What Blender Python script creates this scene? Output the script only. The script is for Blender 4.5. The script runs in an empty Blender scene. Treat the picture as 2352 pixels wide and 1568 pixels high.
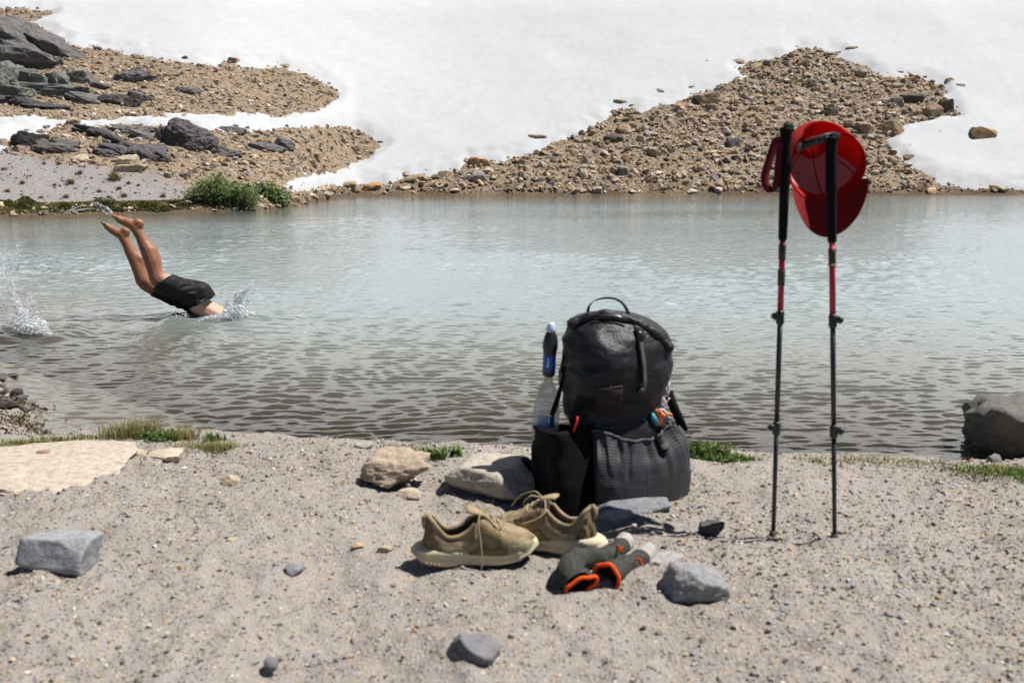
import bpy, bmesh, math, random
import numpy as np
from mathutils import Vector, Matrix, bvhtree

random.seed(7)
RNG = np.random.default_rng(11)
S = bpy.context.scene
COL = S.collection
R = math.radians

# ------------------------------------------------------------------ camera, sky, sun, exposure
CAM_H = 1.29                       # eye height above the lake (lake level is z = 0)
FPX = 2352 * 35 / 36                       # focal length in photograph pixels (2352 wide)
PITCH = math.atan(447 / FPX)
cd = bpy.data.cameras.new('camera')
cam = bpy.data.objects.new('camera', cd)
COL.objects.link(cam)
cam.location = (0, 0, CAM_H)
cam.rotation_euler = (math.pi / 2 - PITCH, 0, 0)
cd.lens = 35
cd.sensor_width = 36
cd.clip_start = 0.05
cd.clip_end = 2000
cd.dof.use_dof = True
cd.dof.focus_distance = 10.0
cd.dof.aperture_fstop = 4.5
S.camera = cam

SUN_EL, SUN_AZ = R(62), R(3)       # azimuth measured from +X towards +Y
sdir = Vector((math.cos(SUN_EL) * math.cos(SUN_AZ), math.cos(SUN_EL) * math.sin(SUN_AZ), math.sin(SUN_EL)))
world = bpy.data.worlds.new('World')
S.world = world
world.use_nodes = True
wn = world.node_tree.nodes
wn.clear()
sky = wn.new('ShaderNodeTexSky')
sky.sky_type = 'NISHITA'
sky.sun_disc = False
sky.sun_elevation = SUN_EL
sky.sun_rotation = R(90) - SUN_AZ
sky.altitude = 2200
sky.air_density = 0.6
sky.dust_density = 0.2
bg = wn.new('ShaderNodeBackground')
bg.inputs['Strength'].default_value = 0.05
wo = wn.new('ShaderNodeOutputWorld')
world.node_tree.links.new(sky.outputs[0], bg.inputs[0])
world.node_tree.links.new(bg.outputs[0], wo.inputs[0])
ld = bpy.data.lights.new('sun', 'SUN')
ld.energy = 4.9
ld.angle = R(0.53)
ld.color = (1.0, 0.965, 0.92)
sun = bpy.data.objects.new('sun', ld)
COL.objects.link(sun)
sun.rotation_euler = sdir.to_track_quat('Z', 'Y').to_euler()
sun.location = sdir * 60
S.view_settings.view_transform = 'Standard'
S.view_settings.look = 'None'
S.view_settings.exposure = 0.5
S.view_settings.gamma = 1.0
S.view_settings.use_curve_mapping = False
S.cycles.max_bounces = 7
S.cycles.diffuse_bounces = 1
S.cycles.glossy_bounces = 3
S.cycles.transmission_bounces = 6
S.cycles.transparent_max_bounces = 10
S.cycles.caustics_reflective = False
S.cycles.caustics_refractive = False
S.cycles.sample_clamp_indirect = 4
S.cycles.use_denoising = True
try:
    S.cycles.denoiser = 'OPENIMAGEDENOISE'
except Exception:
    pass

# ------------------------------------------------------------------ measuring helpers
CT, ST = math.cos(PITCH), math.sin(PITCH)

def rays(u, v):
    """directions through photograph pixels (2352 x 1568 frame)"""
    a = (np.asarray(u, float) - 1176) / FPX
    b = (784 - np.asarray(v, float)) / FPX
    return np.stack([a, CT + ST * b, -ST + CT * b], -1)

def at_y(u, v, y):
    """the world point at depth y that the photograph shows at pixel (u, v)"""
    d = rays(u, v)
    t = y / d[..., 1]
    p = d * np.asarray(t)[..., None]
    p[..., 2] += CAM_H
    return p

def project(P):
    P = np.asarray(P, float)
    z = P[..., 2] - CAM_H
    f = P[..., 1] * CT - z * ST
    up = P[..., 1] * ST + z * CT
    return 1176 + FPX * P[..., 0] / f, 784 - FPX * up / f

def mpp(y):
    """metres per photograph pixel at depth y"""
    return y / FPX

# ------------------------------------------------------------------ noise
def _h(ix, iy, iz, s):
    n = (ix * 374761393 + iy * 668265263 + iz * 2147483647 + s * 1274126177) & 0xffffffff
    n = ((n ^ (n >> 13)) * 1274126177) & 0xffffffff
    n = ((n ^ (n >> 16)) * 2246822519) & 0xffffffff
    n = n ^ (n >> 15)
    return (n & 0xffffff) / float(0xffffff) * 2 - 1

def vnoise(P, seed=0):
    P = np.asarray(P, float)
    i = np.floor(P).astype(np.int64)
    f = P - i
    f = f * f * f * (f * (f * 6 - 15) + 10)
    x, y, z = i[..., 0], i[..., 1], i[..., 2]
    fx, fy, fz = f[..., 0], f[..., 1], f[..., 2]
    def L(a, b, t): return a + (b - a) * t
    return L(L(L(_h(x, y, z, seed), _h(x + 1, y, z, seed), fx), L(_h(x, y + 1, z, seed), _h(x + 1, y + 1, z, seed), fx), fy),
             L(L(_h(x, y, z + 1, seed), _h(x + 1, y, z + 1, seed), fx), L(_h(x, y + 1, z + 1, seed), _h(x + 1, y + 1, z + 1, seed), fx), fy), fz)

def fbm(P, octaves=4, seed=0, gain=0.5):
    P = np.asarray(P, float)
    o = np.zeros(P.shape[:-1])
    a, s = 1.0, 1.0
    for k in range(octaves):
        o += a * vnoise(P * s + 17.3 * k, seed + k)
        a *= gain
        s *= 2.03
    return o

def fbm2(x, y, sc, octaves=4, seed=0, gain=0.5):
    return fbm(np.stack([x * sc, y * sc, np.zeros_like(x) + seed * .37], -1), octaves, seed, gain)

def sstep(a, b, x):
    t = np.clip((x - a) / (b - a), 0, 1)
    return t * t * (3 - 2 * t)

# ------------------------------------------------------------------ mesh helpers
def mesh_np(name, V, F, smooth=True, tint=None, attrs=None):
    V = np.ascontiguousarray(V, np.float32)
    F = np.ascontiguousarray(F, np.int32)
    me = bpy.data.meshes.new(name)
    me.vertices.add(len(V))
    me.vertices.foreach_set('co', V.ravel())
    n, k = F.shape
    me.loops.add(n * k)
    me.loops.foreach_set('vertex_index', F.ravel())
    me.polygons.add(n)
    me.polygons.foreach_set('loop_start', np.arange(0, n * k, k, dtype=np.int32))
    me.polygons.foreach_set('loop_total', np.full(n, k, np.int32))
    me.polygons.foreach_set('use_smooth', np.full(n, smooth, bool))
    me.update(calc_edges=True)
    if tint is not None:
        a = me.attributes.new('tint', 'FLOAT_COLOR', 'POINT')
        c = np.ones((len(V), 4), np.float32)
        c[:, :3] = tint
        a.data.foreach_set('color', c.ravel())
    for k2, val in (attrs or {}).items():
        a = me.attributes.new(k2, 'FLOAT', 'POINT')
        a.data.foreach_set('value', np.ascontiguousarray(val, np.float32))
    return me

def add(name, me, mat=None, parent=None, loc=None, rot=None, scale=None, label=None, cat=None, group=None, kind=None, color=None):
    o = bpy.data.objects.new(name, me)
    COL.objects.link(o)
    if mat is not None and me is not None and not me.materials:
        for m in (mat if isinstance(mat, (list, tuple)) else [mat]):
            me.materials.append(m)
    if parent is not None:
        o.parent = parent
    if loc is not None: o.location = loc
    if rot is not None: o.rotation_euler = rot
    if scale is not None: o.scale = scale
    for k, v in (('label', label), ('category', cat), ('group', group), ('kind', kind)):
        if v: o[k] = v
    if color is not None: o.color = (*color, 1)
    return o

def grid_f(nr, nc, wrap=False):
    r = np.arange(nr - 1)[:, None]
    c = np.arange(nc if wrap else nc - 1)[None, :]
    c2 = (c + 1) % nc
    a, b = r * nc + c, r * nc + c2
    return np.stack([a, b, b + nc, a + nc], -1).reshape(-1, 4)

def bm_mesh(name, bm, smooth=True):
    me = bpy.data.meshes.new(name)
    bm.to_mesh(me)
    bm.free()
    if smooth:
        me.polygons.foreach_set('use_smooth', np.full(len(me.polygons), True))
    return me

class MB:
    """collects shapes into one mesh"""
    def __init__(self): self.V, self.F, self.n = [], [], 0
    def put(self, V, F):
        self.V.append(np.asarray(V, float))
        self.F += [tuple(int(i) + self.n for i in f) for f in F]
        self.n += len(V)
    def tube(self, pts, rad, seg=8, cap=True):
        pts = np.asarray(pts, float)
        n = len(pts)
        rad = np.full(n, rad) if np.isscalar(rad) else np.asarray(rad, float)
        T = np.gradient(pts, axis=0)
        T /= np.linalg.norm(T, axis=1)[:, None] + 1e-12
        ref = np.array([0, 0, 1.]) if abs(T[0][2]) < .9 else np.array([1., 0, 0])
        N = np.cross(T[0], ref); N /= np.linalg.norm(N)
        V = []
        for i in range(n):
            N = N - T[i] * N.dot(T[i]); N /= np.linalg.norm(N)
            B = np.cross(T[i], N)
            a = np.arange(seg) / seg * 2 * np.pi
            V.append(pts[i] + rad[i] * (np.cos(a)[:, None] * N + np.sin(a)[:, None] * B))
        F = [tuple(f) for f in grid_f(n, seg, True)]
        if cap:
            F += [tuple(range(seg))[::-1], tuple(range((n - 1) * seg, n * seg))]
        self.put(np.concatenate(V), F)
        return self
    def ribbon(self, pts, side, w, th=.0015):
        """a flat strap along pts; side = vector (or one per point) across it"""
        pts = np.asarray(pts, float)
        n = len(pts)
        side = np.broadcast_to(np.asarray(side, float), (n, 3)).copy()
        w = np.broadcast_to(np.asarray(w, float), (n,))
        T = np.gradient(pts, axis=0)
        T /= np.linalg.norm(T, axis=1)[:, None] + 1e-12
        side -= T * np.sum(side * T, 1)[:, None]
        side /= np.linalg.norm(side, axis=1)[:, None] + 1e-12
        N = np.cross(T, side)
        a = side * (w / 2)[:, None]
        b = N * th / 2
        V = np.stack([pts - a - b, pts + a - b, pts + a + b, pts - a + b], 1).reshape(-1, 3)
        F = [tuple(f) for f in grid_f(n, 4, True)] + [(3, 2, 1, 0), tuple(range(4 * n - 4, 4 * n))]
        self.put(V, F)
        return self
    def lathe(self, prof, origin, axis=(0, 0, 1), seg=20):
        ax = Vector(axis).normalized()
        q = ax.to_track_quat('Z', 'Y').to_matrix()
        a = np.arange(seg) / seg * 2 * np.pi
        V = []
        for r, h in prof:
            V.append(np.stack([r * np.cos(a), r * np.sin(a), np.full(seg, h)], -1))
        V = np.concatenate(V) @ np.array(q).T + np.asarray(origin, float)
        F = [tuple(f) for f in grid_f(len(prof), seg, True)]
        F += [tuple(range(seg))[::-1], tuple(range((len(prof) - 1) * seg, len(prof) * seg))]
        self.put(V, F)
        return self
    def box(self, c, ax, size, bev=0.0):
        """box: centre, 3 axes (rows), full sizes; slightly rounded when bev"""
        bm = bmesh.new()
        bmesh.ops.create_cube(bm, size=1)
        for vv in bm.verts:
            vv.co = Vector((vv.co.x * size[0], vv.co.y * size[1], vv.co.z * size[2]))
        if bev:
            bmesh.ops.bevel(bm, geom=bm.edges[:], offset=bev, segments=2, affect='EDGES')
        A = np.asarray(ax, float)
        V = np.array([vv.co[:] for vv in bm.verts]) @ A + np.asarray(c, float)
        bm.verts.index_update()
        F = [tuple(vv.index for vv in f.verts) for f in bm.faces]
        bm.free()
        self.put(V, F)
        return self
    def ball(self, c, r, sub=2, scale=(1, 1, 1)):
        V, F = ICO(sub)
        self.put(V * r * np.asarray(scale) + np.asarray(c, float), F)
        return self
    def mesh(self, name, smooth=True):
        me = bpy.data.meshes.new(name)
        me.from_pydata(np.concatenate(self.V).tolist(), [], self.F)
        me.polygons.foreach_set('use_smooth', np.full(len(me.polygons), smooth))
        me.update()
        return me

_ico = {}
def ICO(sub):
    if sub not in _ico:
        bm = bmesh.new()
        bmesh.ops.create_icosphere(bm, subdivisions=sub, radius=1)
        bm.verts.index_update()
        _ico[sub] = (np.array([v.co[:] for v in bm.verts]), np.array([[v.index for v in f.verts] for f in bm.faces]))
        bm.free()
    return _ico[sub]

def capsule_chain(pts, n=10):
    """balls filling a chain of (x,y,z,r) so that a voxel remesh joins them"""
    out = []
    for (a, b) in zip(pts[:-1], pts[1:]):
        a, b = np.asarray(a, float), np.asarray(b, float)
        for t in np.linspace(0, 1, n, endpoint=False):
            out.append(a + (b - a) * t)
    out.append(np.asarray(pts[-1], float))
    return out

def remeshed(name, balls, voxel, smooth=4, cut=(), scale=None):
    """one continuous surface around the balls (voxel remesh + smooth), optionally cut by planes (point, normal: outside removed)"""
    V0, F0 = ICO(2)
    Vs, Fs, k = [], [], 0
    for b in balls:
        sc = b[4] if len(b) > 4 else 1
        Vs.append(V0 * b[3] + np.asarray(b[:3]))
        Fs.append(F0 + k)
        k += len(V0)
    me = mesh_np(name, np.concatenate(Vs), np.concatenate(Fs))
    o = bpy.data.objects.new(name, me)
    COL.objects.link(o)
    m = o.modifiers.new('r', 'REMESH'); m.mode = 'VOXEL'; m.voxel_size = voxel; m.use_smooth_shade = True
    m = o.modifiers.new('s', 'SMOOTH'); m.iterations = smooth; m.factor = .5
    dg = bpy.context.evaluated_depsgraph_get()
    me2 = bpy.data.meshes.new_from_object(o.evaluated_get(dg))
    bpy.data.objects.remove(o)
    bpy.data.meshes.remove(me)
    me2.name = name
    if cut:
        bm = bmesh.new(); bm.from_mesh(me2)
        for p, nrm in cut:
            bmesh.ops.bisect_plane(bm, geom=bm.verts[:] + bm.edges[:] + bm.faces[:], plane_co=p, plane_no=nrm, clear_outer=True)
        bm.to_mesh(me2); bm.free()
    me2.polygons.foreach_set('use_smooth', np.full(len(me2.polygons), True))
    return me2

def get_v(me):
    a = np.empty(len(me.vertices) * 3, np.float32)
    me.vertices.foreach_get('co', a)
    return a.reshape(-1, 3).astype(float)

def set_v(me, V):
    me.vertices.foreach_set('co', np.ascontiguousarray(V, np.float32).ravel())
    me.update()

# ------------------------------------------------------------------ material helpers
class NT:
    def __init__(self, name):
        self.m = bpy.data.materials.new(name)
        self.m.use_nodes = True
        self.t = self.m.node_tree
        self.t.nodes.clear()
        self.out = self.t.nodes.new('ShaderNodeOutputMaterial')
    def n(self, typ, **kw):
        x = self.t.nodes.new('ShaderNode' + typ)
        for k, v in kw.items():
            if k in x.inputs.keys():
                x.inputs[k].default_value = v
            else:
                setattr(x, k, v)
        return x
    def l(self, a, b): self.t.links.new(a, b)
    def coord(self, scale=(1, 1, 1), kind='Object'):
        c = self.n('TexCoord'); mp = self.n('Mapping')
        mp.inputs['Scale'].default_value = scale
        self.l(c.outputs[kind], mp.inputs['Vector'])
        return mp.outputs[0]
    def geo(self, scale=(1, 1, 1)):
        c = self.n('NewGeometry'); mp = self.n('Mapping')
        mp.inputs['Scale'].default_value = scale
        self.l(c.outputs['Position'], mp.inputs['Vector'])
        return mp.outputs[0]
    def noise(self, vec, scale, detail=4, rough=.55):
        x = self.n('TexNoise')
        x.inputs['Scale'].default_value = scale; x.inputs['Detail'].default_value = detail; x.inputs['Roughness'].default_value = rough
        self.l(vec, x.inputs['Vector'])
        return x
    def ramp(self, fac, stops):
        x = self.n('ValToRGB')
        e = x.color_ramp.elements
        while len(e) < len(stops): e.new(.5)
        for el, (p, c) in zip(e, stops):
            el.position = p
            el.color = (*c, 1) if len(c) == 3 else c
        self.l(fac, x.inputs[0])
        return x.outputs[0]
    def mix(self, fac, a, b, mode='MIX'):
        x = self.n('Mix', data_type='RGBA', blend_type=mode)
        for s, i in ((fac, 0), (a, 6), (b, 7)):
            if hasattr(s, 'default_value') or hasattr(s, 'is_linked'): self.l(s, x.inputs[i])
            else: x.inputs[i].default_value = s if i == 0 else (*s, 1)
        return x.outputs[2]
    def math(self, op, a, b=0.0, clamp=False):
        x = self.n('Math', operation=op, use_clamp=clamp)
        for s, i in ((a, 0), (b, 1)):
            if hasattr(s, 'is_linked'): self.l(s, x.inputs[i])
            else: x.inputs[i].default_value = s
        return x.outputs[0]
    def attr(self, name, out='Fac'):
        x = self.n('Attribute', attribute_name=name)
        return x.outputs[out]
    def bump(self, h, strength, dist, normal=None):
        x = self.n('Bump')
        x.inputs['Strength'].default_value = strength; x.inputs['Distance'].default_value = dist
        self.l(h, x.inputs['Height'])
        if normal is not None: self.l(normal, x.inputs['Normal'])
        return x.outputs[0]
    def pbsdf(self, color=None, rough=.7, normal=None, spec=.3, **kw):
        x = self.n('BsdfPrincipled')
        x.inputs['Specular IOR Level'].default_value = spec
        if hasattr(rough, 'is_linked'): self.l(rough, x.inputs['Roughness'])
        else: x.inputs['Roughness'].default_value = rough
        if color is not None:
            if hasattr(color, 'is_linked'): self.l(color, x.inputs['Base Color'])
            else: x.inputs['Base Color'].default_value = (*color, 1)
        if normal is not None: self.l(normal, x.inputs['Normal'])
        for k, v in kw.items():
            x.inputs[k.replace('_', ' ')].default_value = v
        return x.outputs[0]
    def done(self, shader):
        self.l(shader, self.out.inputs['Surface'])
        return self.m

def simple(name, color, rough=.7, spec=.3, var=.25, scale=30, bump=.15, bdist=.002, **kw):
    t = NT(name)
    c = t.coord()
    nz = t.noise(c, scale, 5)
    lo = tuple(x * (1 - var) for x in color); hi = tuple(min(1, x * (1 + var)) for x in color)
    col = t.ramp(nz.outputs[0], [(.3, lo), (.7, hi)])
    nz2 = t.noise(c, scale * 6, 3)
    return t.done(t.pbsdf(col, rough, t.bump(nz2.outputs[0], bump, bdist), spec, **kw))
# ------------------------------------------------------------------ the shape of the land
def lake_pt(u, v):
    d = rays(u, v)
    t = -CAM_H / d[..., 2]
    p = d * t[..., None]
    p[..., 2] = 0
    return p

_ns = np.array([(-900, 1016), (-300, 1022), (0, 1020), (100, 1010), (300, 1002), (500, 1010), (800, 1022), (1100, 1035), (1220, 1040), (1600, 1046), (1750, 1055), (2000, 1057), (2180, 1066), (2300, 1074), (2500, 1078), (3200, 1060)], float)
_np = lake_pt(_ns[:, 0], _ns[:, 1])
NS_U, NS_Y = _np[:, 0] / _np[:, 1], _np[:, 1]
_fs = np.array([(-1500, 520), (-300, 507), (0, 501), (200, 496), (430, 488), (560, 484), (640, 477), (690, 470), (730, 462), (770, 453), (820, 448.5), (880, 448), (1200, 448), (1600, 447), (2000, 447), (2352, 447), (3800, 447)], float)
_fp = lake_pt(_fs[:, 0], _fs[:, 1])
FS_U, FS_Y = _fp[:, 0] / _fp[:, 1], _fp[:, 1]

_bk = lake_pt(np.array([118., 92., 74., 50., 4., -160., -700., -2500.]), np.array([1012., 988., 950., 900., 862., 800., 700., 560.]))
BK_X, BK_Y = _bk[:, 0], _bk[:, 1]
# smooth tables over the direction u = x / y
_u = np.linspace(-1.3, 1.3, 2601)
def _blur(a, w):
    k = np.exp(-np.linspace(-3, 3, w) ** 2 / 2); k /= k.sum()
    return np.convolve(np.pad(a, w // 2, mode='edge'), k, 'valid')[:len(a)]
FS_Y = _blur(np.interp(_u, FS_U, FS_Y), 17); FS_U = _u
FS_H = _blur(FS_Y, 571)      # the same line, smoothed: what the slope higher up follows
K_TAB = _blur(np.interp(_u, [-.71, -.4, -.214, -.03, .17, .57], [.36, .36, .43, .51, .57, .57]), 257)

def near_s(x, y):
    """distance inside the near shore (positive on land)"""
    s1 = np.interp(x / np.maximum(y, .5), NS_U, NS_Y) - y
    s1 = s1 + .03 * fbm2(x, y, 5, 3, 3)
    xb = np.interp(y, BK_Y, BK_X) + .06 * fbm2(x, y, 6, 3, 9)
    s2 = np.where(y > BK_Y[0] - .25, (xb - x) * .9, -9)
    return np.maximum(s1, s2)

def near_z(x, y, fine=True):
    s = near_s(x, y)
    land = .155 * (1 - np.exp(-np.maximum(s, 0) / .30)) + .012 * sstep(0, .06, s)
    bed = -np.minimum(.24 * np.maximum(-s, 0) + .06 * np.maximum(-s, 0) ** 2, 2.2)
    z = np.where(s > 0, land, bed)
    if fine:
        dry = sstep(-.05, .2, s)
        z = z + dry * (.016 * fbm2(x, y, 2.4, 3, 21) + .013 * fbm2(x, y, 8, 3, 22) + .005 * fbm2(x, y, 32, 2, 23)) + (1 - dry) * .012 * fbm2(x, y, 9, 3, 25)
    return z

def far_z(x, y, bumps=True):
    u = x / y
    s = y - np.interp(u, FS_U, FS_Y)
    k = np.interp(u, _u, K_TAB)
    z = np.where(s > 0, k * (s + (np.interp(u, FS_U, FS_Y) - np.interp(u, _u, FS_H)) * sstep(0, 6.5, s)), .22 * s)
    z = np.maximum(z, -2.5)
    z = z + .27 * np.maximum(y - 42, 0) ** 2 / (np.maximum(y - 42, 0) + 9)
    z = z - .3 * x * sstep(46, 85, y)          # unseen upper slope raised on the left to face the sun and brighten reflections
    if bumps:
        on = sstep(.1, 1.2, s)
        z = z + on * (.05 * fbm2(x, y, .4, 2, 41) + .035 * fbm2(x, y, 1.6, 3, 42))
    return z

def hit(fn, u, v, t0, t1, n=500):
    """first meeting of pixel rays with a height function"""
    d = rays(np.atleast_1d(u), np.atleast_1d(v))
    ts = np.linspace(t0, t1, n)
    P = d[:, None, :] * ts[None, :, None]
    P[..., 2] += CAM_H
    g = P[..., 2] - fn(P[..., 0], P[..., 1])
    below = g < 0
    i = np.where(below.any(1), below.argmax(1), n - 1)
    i = np.maximum(i, 1)
    r = np.arange(len(d))
    g0, g1 = g[r, i - 1], g[r, i]
    f = np.clip(g0 / (g0 - g1 + 1e-9), 0, 1)
    t = ts[i - 1] + (ts[i] - ts[i - 1]) * f
    p = d * t[:, None]
    p[:, 2] += CAM_H
    return p

def on_beach(u, v): return hit(lambda x, y: near_z(x, y, False), u, v, 1.0, 8.6, 900)
def on_hill(u, v): return hit(far_z, u, v, 15, 64, 900)

# ------------------------------------------------------------------ outlines of bare ground in the snow (traced, then laid on the slope)
POLY = [
 [(-900, 360), (-300, 352), (0, 350), (25, 344), (33, 326), (55, 311), (100, 301), (150, 292), (160, 287), (185, 290), (250, 294), (300, 288), (345, 290), (420, 286), (470, 296), (540, 299), (575, 304), (620, 300), (680, 292), (740, 293), (800, 293), (830, 305), (860, 322), (880, 334), (865, 345), (845, 362), (800, 385), (760, 398), (700, 405), (665, 415), (645, 426), (655, 434), (700, 438),
  (740, 434), (760, 428), (800, 427), (830, 424), (860, 424), (900, 427), (930, 408), (970, 402), (1002, 404), (1012, 395), (1060, 388), (1075, 368), (1085, 372), (1110, 368), (1150, 373), (1210, 355), (1290, 325), (1330, 308), (1350, 296), (1390, 280), (1405, 262), (1440, 250), (1480, 256), (1500, 245), (1560, 236), (1590, 217), (1640, 204), (1680, 188), (1721, 175), (1700, 166), (1690, 158), (1720, 145), (1760, 140), (1790, 134), (1812, 122), (1830, 110), (1850, 113), (1900, 116), (1928, 122), (1918, 132), (1950, 143), (1990, 150), (2000, 166), (2030, 178), (2060, 178), (2100, 178), (2130, 188), (2160, 198), (2172, 212), (2160, 220), (2184, 238), (2196, 264), (2150, 274), (2090, 284), (2070, 292), (2050, 312), (2037, 325), (2046, 345), (2066, 360), (2072, 372), (2095, 384), (2110, 390), (2136, 402), (2162, 420), (2222, 431), (2280, 436), (2352, 438), (2800, 440), (4200, 440), (4200, 800), (-900, 800)],
 [(-900, 20), (-300, 30), (0, 42), (60, 55), (116, 76), (172, 108), (224, 108), (256, 116), (320, 128), (400, 140), (460, 148), (530, 148), (560, 157), (640, 155), (690, 170), (740, 188), (768, 204), (776, 212), (772, 225), (755, 240), (720, 258), (620, 268), (560, 263), (470, 265), (420, 262), (300, 269), (200, 273), (150, 271), (100, 267), (0, 267), (-300, 262), (-900, 262)],
 [(-900, 5), (-300, 14), (0, 20), (50, 20), (100, 25), (126, 32), (100, 42), (62, 55), (0, 62), (-300, 60), (-900, 60)],
]

def poly_sd(px, py, poly):
    p = np.array(poly, float)
    q = np.roll(p, -1, 0)
    d = np.full(px.shape, 1e9)
    ins = np.zeros(px.shape, bool)
    for (x0, y0), (x1, y1) in zip(p, q):
        ex, ey = x1 - x0, y1 - y0
        t = np.clip(((px - x0) * ex + (py - y0) * ey) / (ex * ex + ey * ey + 1e-9), 0, 1)
        d = np.minimum(d, (px - x0 - t * ex) ** 2 + (py - y0 - t * ey) ** 2)
        c = ((y0 > py) != (y1 > py)) & (px < (x1 - x0) * (py - y0) / (y1 - y0 + 1e-12) + x0)
        ins ^= c
    return np.where(ins, 1, -1) * np.sqrt(d)

def bare(x, y, z):
    """metres inside bare ground (negative: under snow)"""
    u, v = project(np.stack([x, y, z], -1))
    m = np.full(x.shape, -1e9)
    for p in POLY:
        m = np.maximum(m, poly_sd(u, v, p))
    m = m * y / FPX
    m = m + .07 * fbm2(x, y, 2.2, 3, 61) + .04 * fbm2(x, y, 9, 2, 62)
    return np.where(y > 50, -5, m)

def inv_u(n, lo, hi): return np.linspace(lo, hi, n)

# ------------------------------------------------------------------ materials of the land
def gravel_mat():
    t = NT('beach_gravel')
    g = t.geo()
    big = t.noise(g, 1.3, 4)
    mid = t.noise(g, 9, 4)
    base = t.ramp(big.outputs[0], [(.3, (.352, .326, .302)), (.7, (.425, .403, .380))])
    base = t.mix(t.math('MULTIPLY', mid.outputs[0], .5), base, (.265, .24, .218))
    vo = t.n('TexVoronoi'); vo.inputs['Scale'].default_value = 96; t.l(g, vo.inputs['Vector'])
    sep = t.n('SeparateColor'); t.l(vo.outputs['Color'], sep.inputs[0])
    peb = t.ramp(sep.outputs[0], [(0, (.11, .10, .098)), (.12, (.20, .18, .165)), (.3, (.34, .30, .26)), (.5, (.50, .43, .36)), (.68, (.36, .375, .40)), (.82, (.56, .45, .32)), (.92, (.48, .31, .17)), (1, (.66, .61, .55))])
    keep = t.math('LESS_THAN', sep.outputs[1], .76)
    edge = t.math('LESS_THAN', vo.outputs['Distance'], .42)
    col = t.mix(t.math('MULTIPLY', keep, edge), base, peb)
    fine = t.noise(g, 420, 3, .7)
    col = t.mix(.42, col, t.mix(fine.outputs[0], (.12, .10, .085), (.52, .48, .43)), 'OVERLAY')
    wet = t.attr('wet')
    col = t.mix(wet, col, t.mix(.7, col, (.125, .098, .07)))
    h = t.math('ADD', t.math('MULTIPLY', t.math('SUBTRACT', .5, vo.outputs['Distance']), keep), t.math('MULTIPLY', fine.outputs[0], .55))
    nrm = t.bump(h, .9, .006)
    rough = t.math('SUBTRACT', .9, t.math('MULTIPLY', wet, .35))
    return t.done(t.pbsdf(col, rough, nrm, .25))

def hill_mat():
    t = NT('mountain_earth')
    g = t.geo()
    n1 = t.noise(g, .9, 5); n2 = t.noise(g, 7, 5); n3 = t.noise(g, 45, 4, .65)
    tan = t.ramp(n2.outputs[0], [(.28, (.165, .122, .083)), (.5, (.26, .198, .138)), (.72, (.355, .283, .205))])
    tan = t.mix(t.math('MULTIPLY', n1.outputs[0], .5), tan, (.22, .175, .125))
    grey = t.ramp(n3.outputs[0], [(.3, (.14, .13, .123)), (.5, (.27, .25, .24)), (.7, (.37, .345, .33))])
    col = t.mix(t.attr('grey'), tan, grey)
    vo = t.n('TexVoronoi'); vo.inputs['Scale'].default_value = 16; t.l(g, vo.inputs['Vector'])
    sep = t.n('SeparateColor'); t.l(vo.outputs['Color'], sep.inputs[0])
    st = t.ramp(sep.outputs[0], [(0, (.10, .08, .06)), (.3, (.24, .18, .12)), (.7, (.36, .27, .18)), (1, (.45, .36, .26))])
    col = t.mix(t.math('MULTIPLY', t.math('SUBTRACT', 1.0, t.attr('grey')), .5), col, st)
    col = t.mix(t.attr('moss'), col, (.12, .105, .022))
    col = t.mix(t.attr('wet'), col, (.07, .048, .028))
    h = t.math('ADD', t.math('MULTIPLY', n3.outputs[0], .7), t.math('MULTIPLY', t.math('SUBTRACT', .5, vo.outputs['Distance']), t.math('SUBTRACT', 1.0, t.attr('grey'))))
    return t.done(t.pbsdf(col, .92, t.bump(h, .8, .04), .15))

def snow_mat():
    t = NT('old_snow')
    g = t.geo((1, .55, 1))
    n1 = t.noise(g, 3.5, 5, .6); n2 = t.noise(g, 26, 3, .7)
    col = t.ramp(n1.outputs[0], [(.3, (.425, .436, .449)), (.65, (.472, .480, .489))])
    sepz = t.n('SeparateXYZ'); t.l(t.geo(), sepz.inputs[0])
    upper_boost = t.math('MULTIPLY', t.math('SUBTRACT', sepz.outputs[2], 6.0), .12, True)
    col = t.mix(upper_boost, col, (.88, .885, .89))    # brighter colour on the upper, mostly unseen snow, to whiten the lake's reflection
    # wind-blown grit: sparse small specks
    vo = t.n('TexVoronoi'); vo.inputs['Scale'].default_value = 2.6; t.l(g, vo.inputs['Vector'])
    sep = t.n('SeparateColor'); t.l(vo.outputs['Color'], sep.inputs[0])
    sp = t.math('MULTIPLY', t.math('LESS_THAN', vo.outputs['Distance'], t.math('MULTIPLY', sep.outputs[1], .16)), t.math('GREATER_THAN', sep.outputs[0], .72))
    col = t.mix(t.math('MULTIPLY', sp, .5), col, (.38, .42, .45))
    h = t.math('ADD', t.math('MULTIPLY', n1.outputs[0], .15), t.math('MULTIPLY', n2.outputs[0], .6))
    return t.done(t.pbsdf(col, .75, t.bump(h, .26, .07), .2))

def bed_mat():
    t = NT('lake_bed_silt')
    g = t.geo()
    n = t.noise(g, 4, 5)
    col = t.ramp(n.outputs[0], [(.3, (.10, .08, .055)), (.7, (.18, .145, .10))])
    return t.done(t.pbsdf(col, .9, None, .1))

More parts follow.
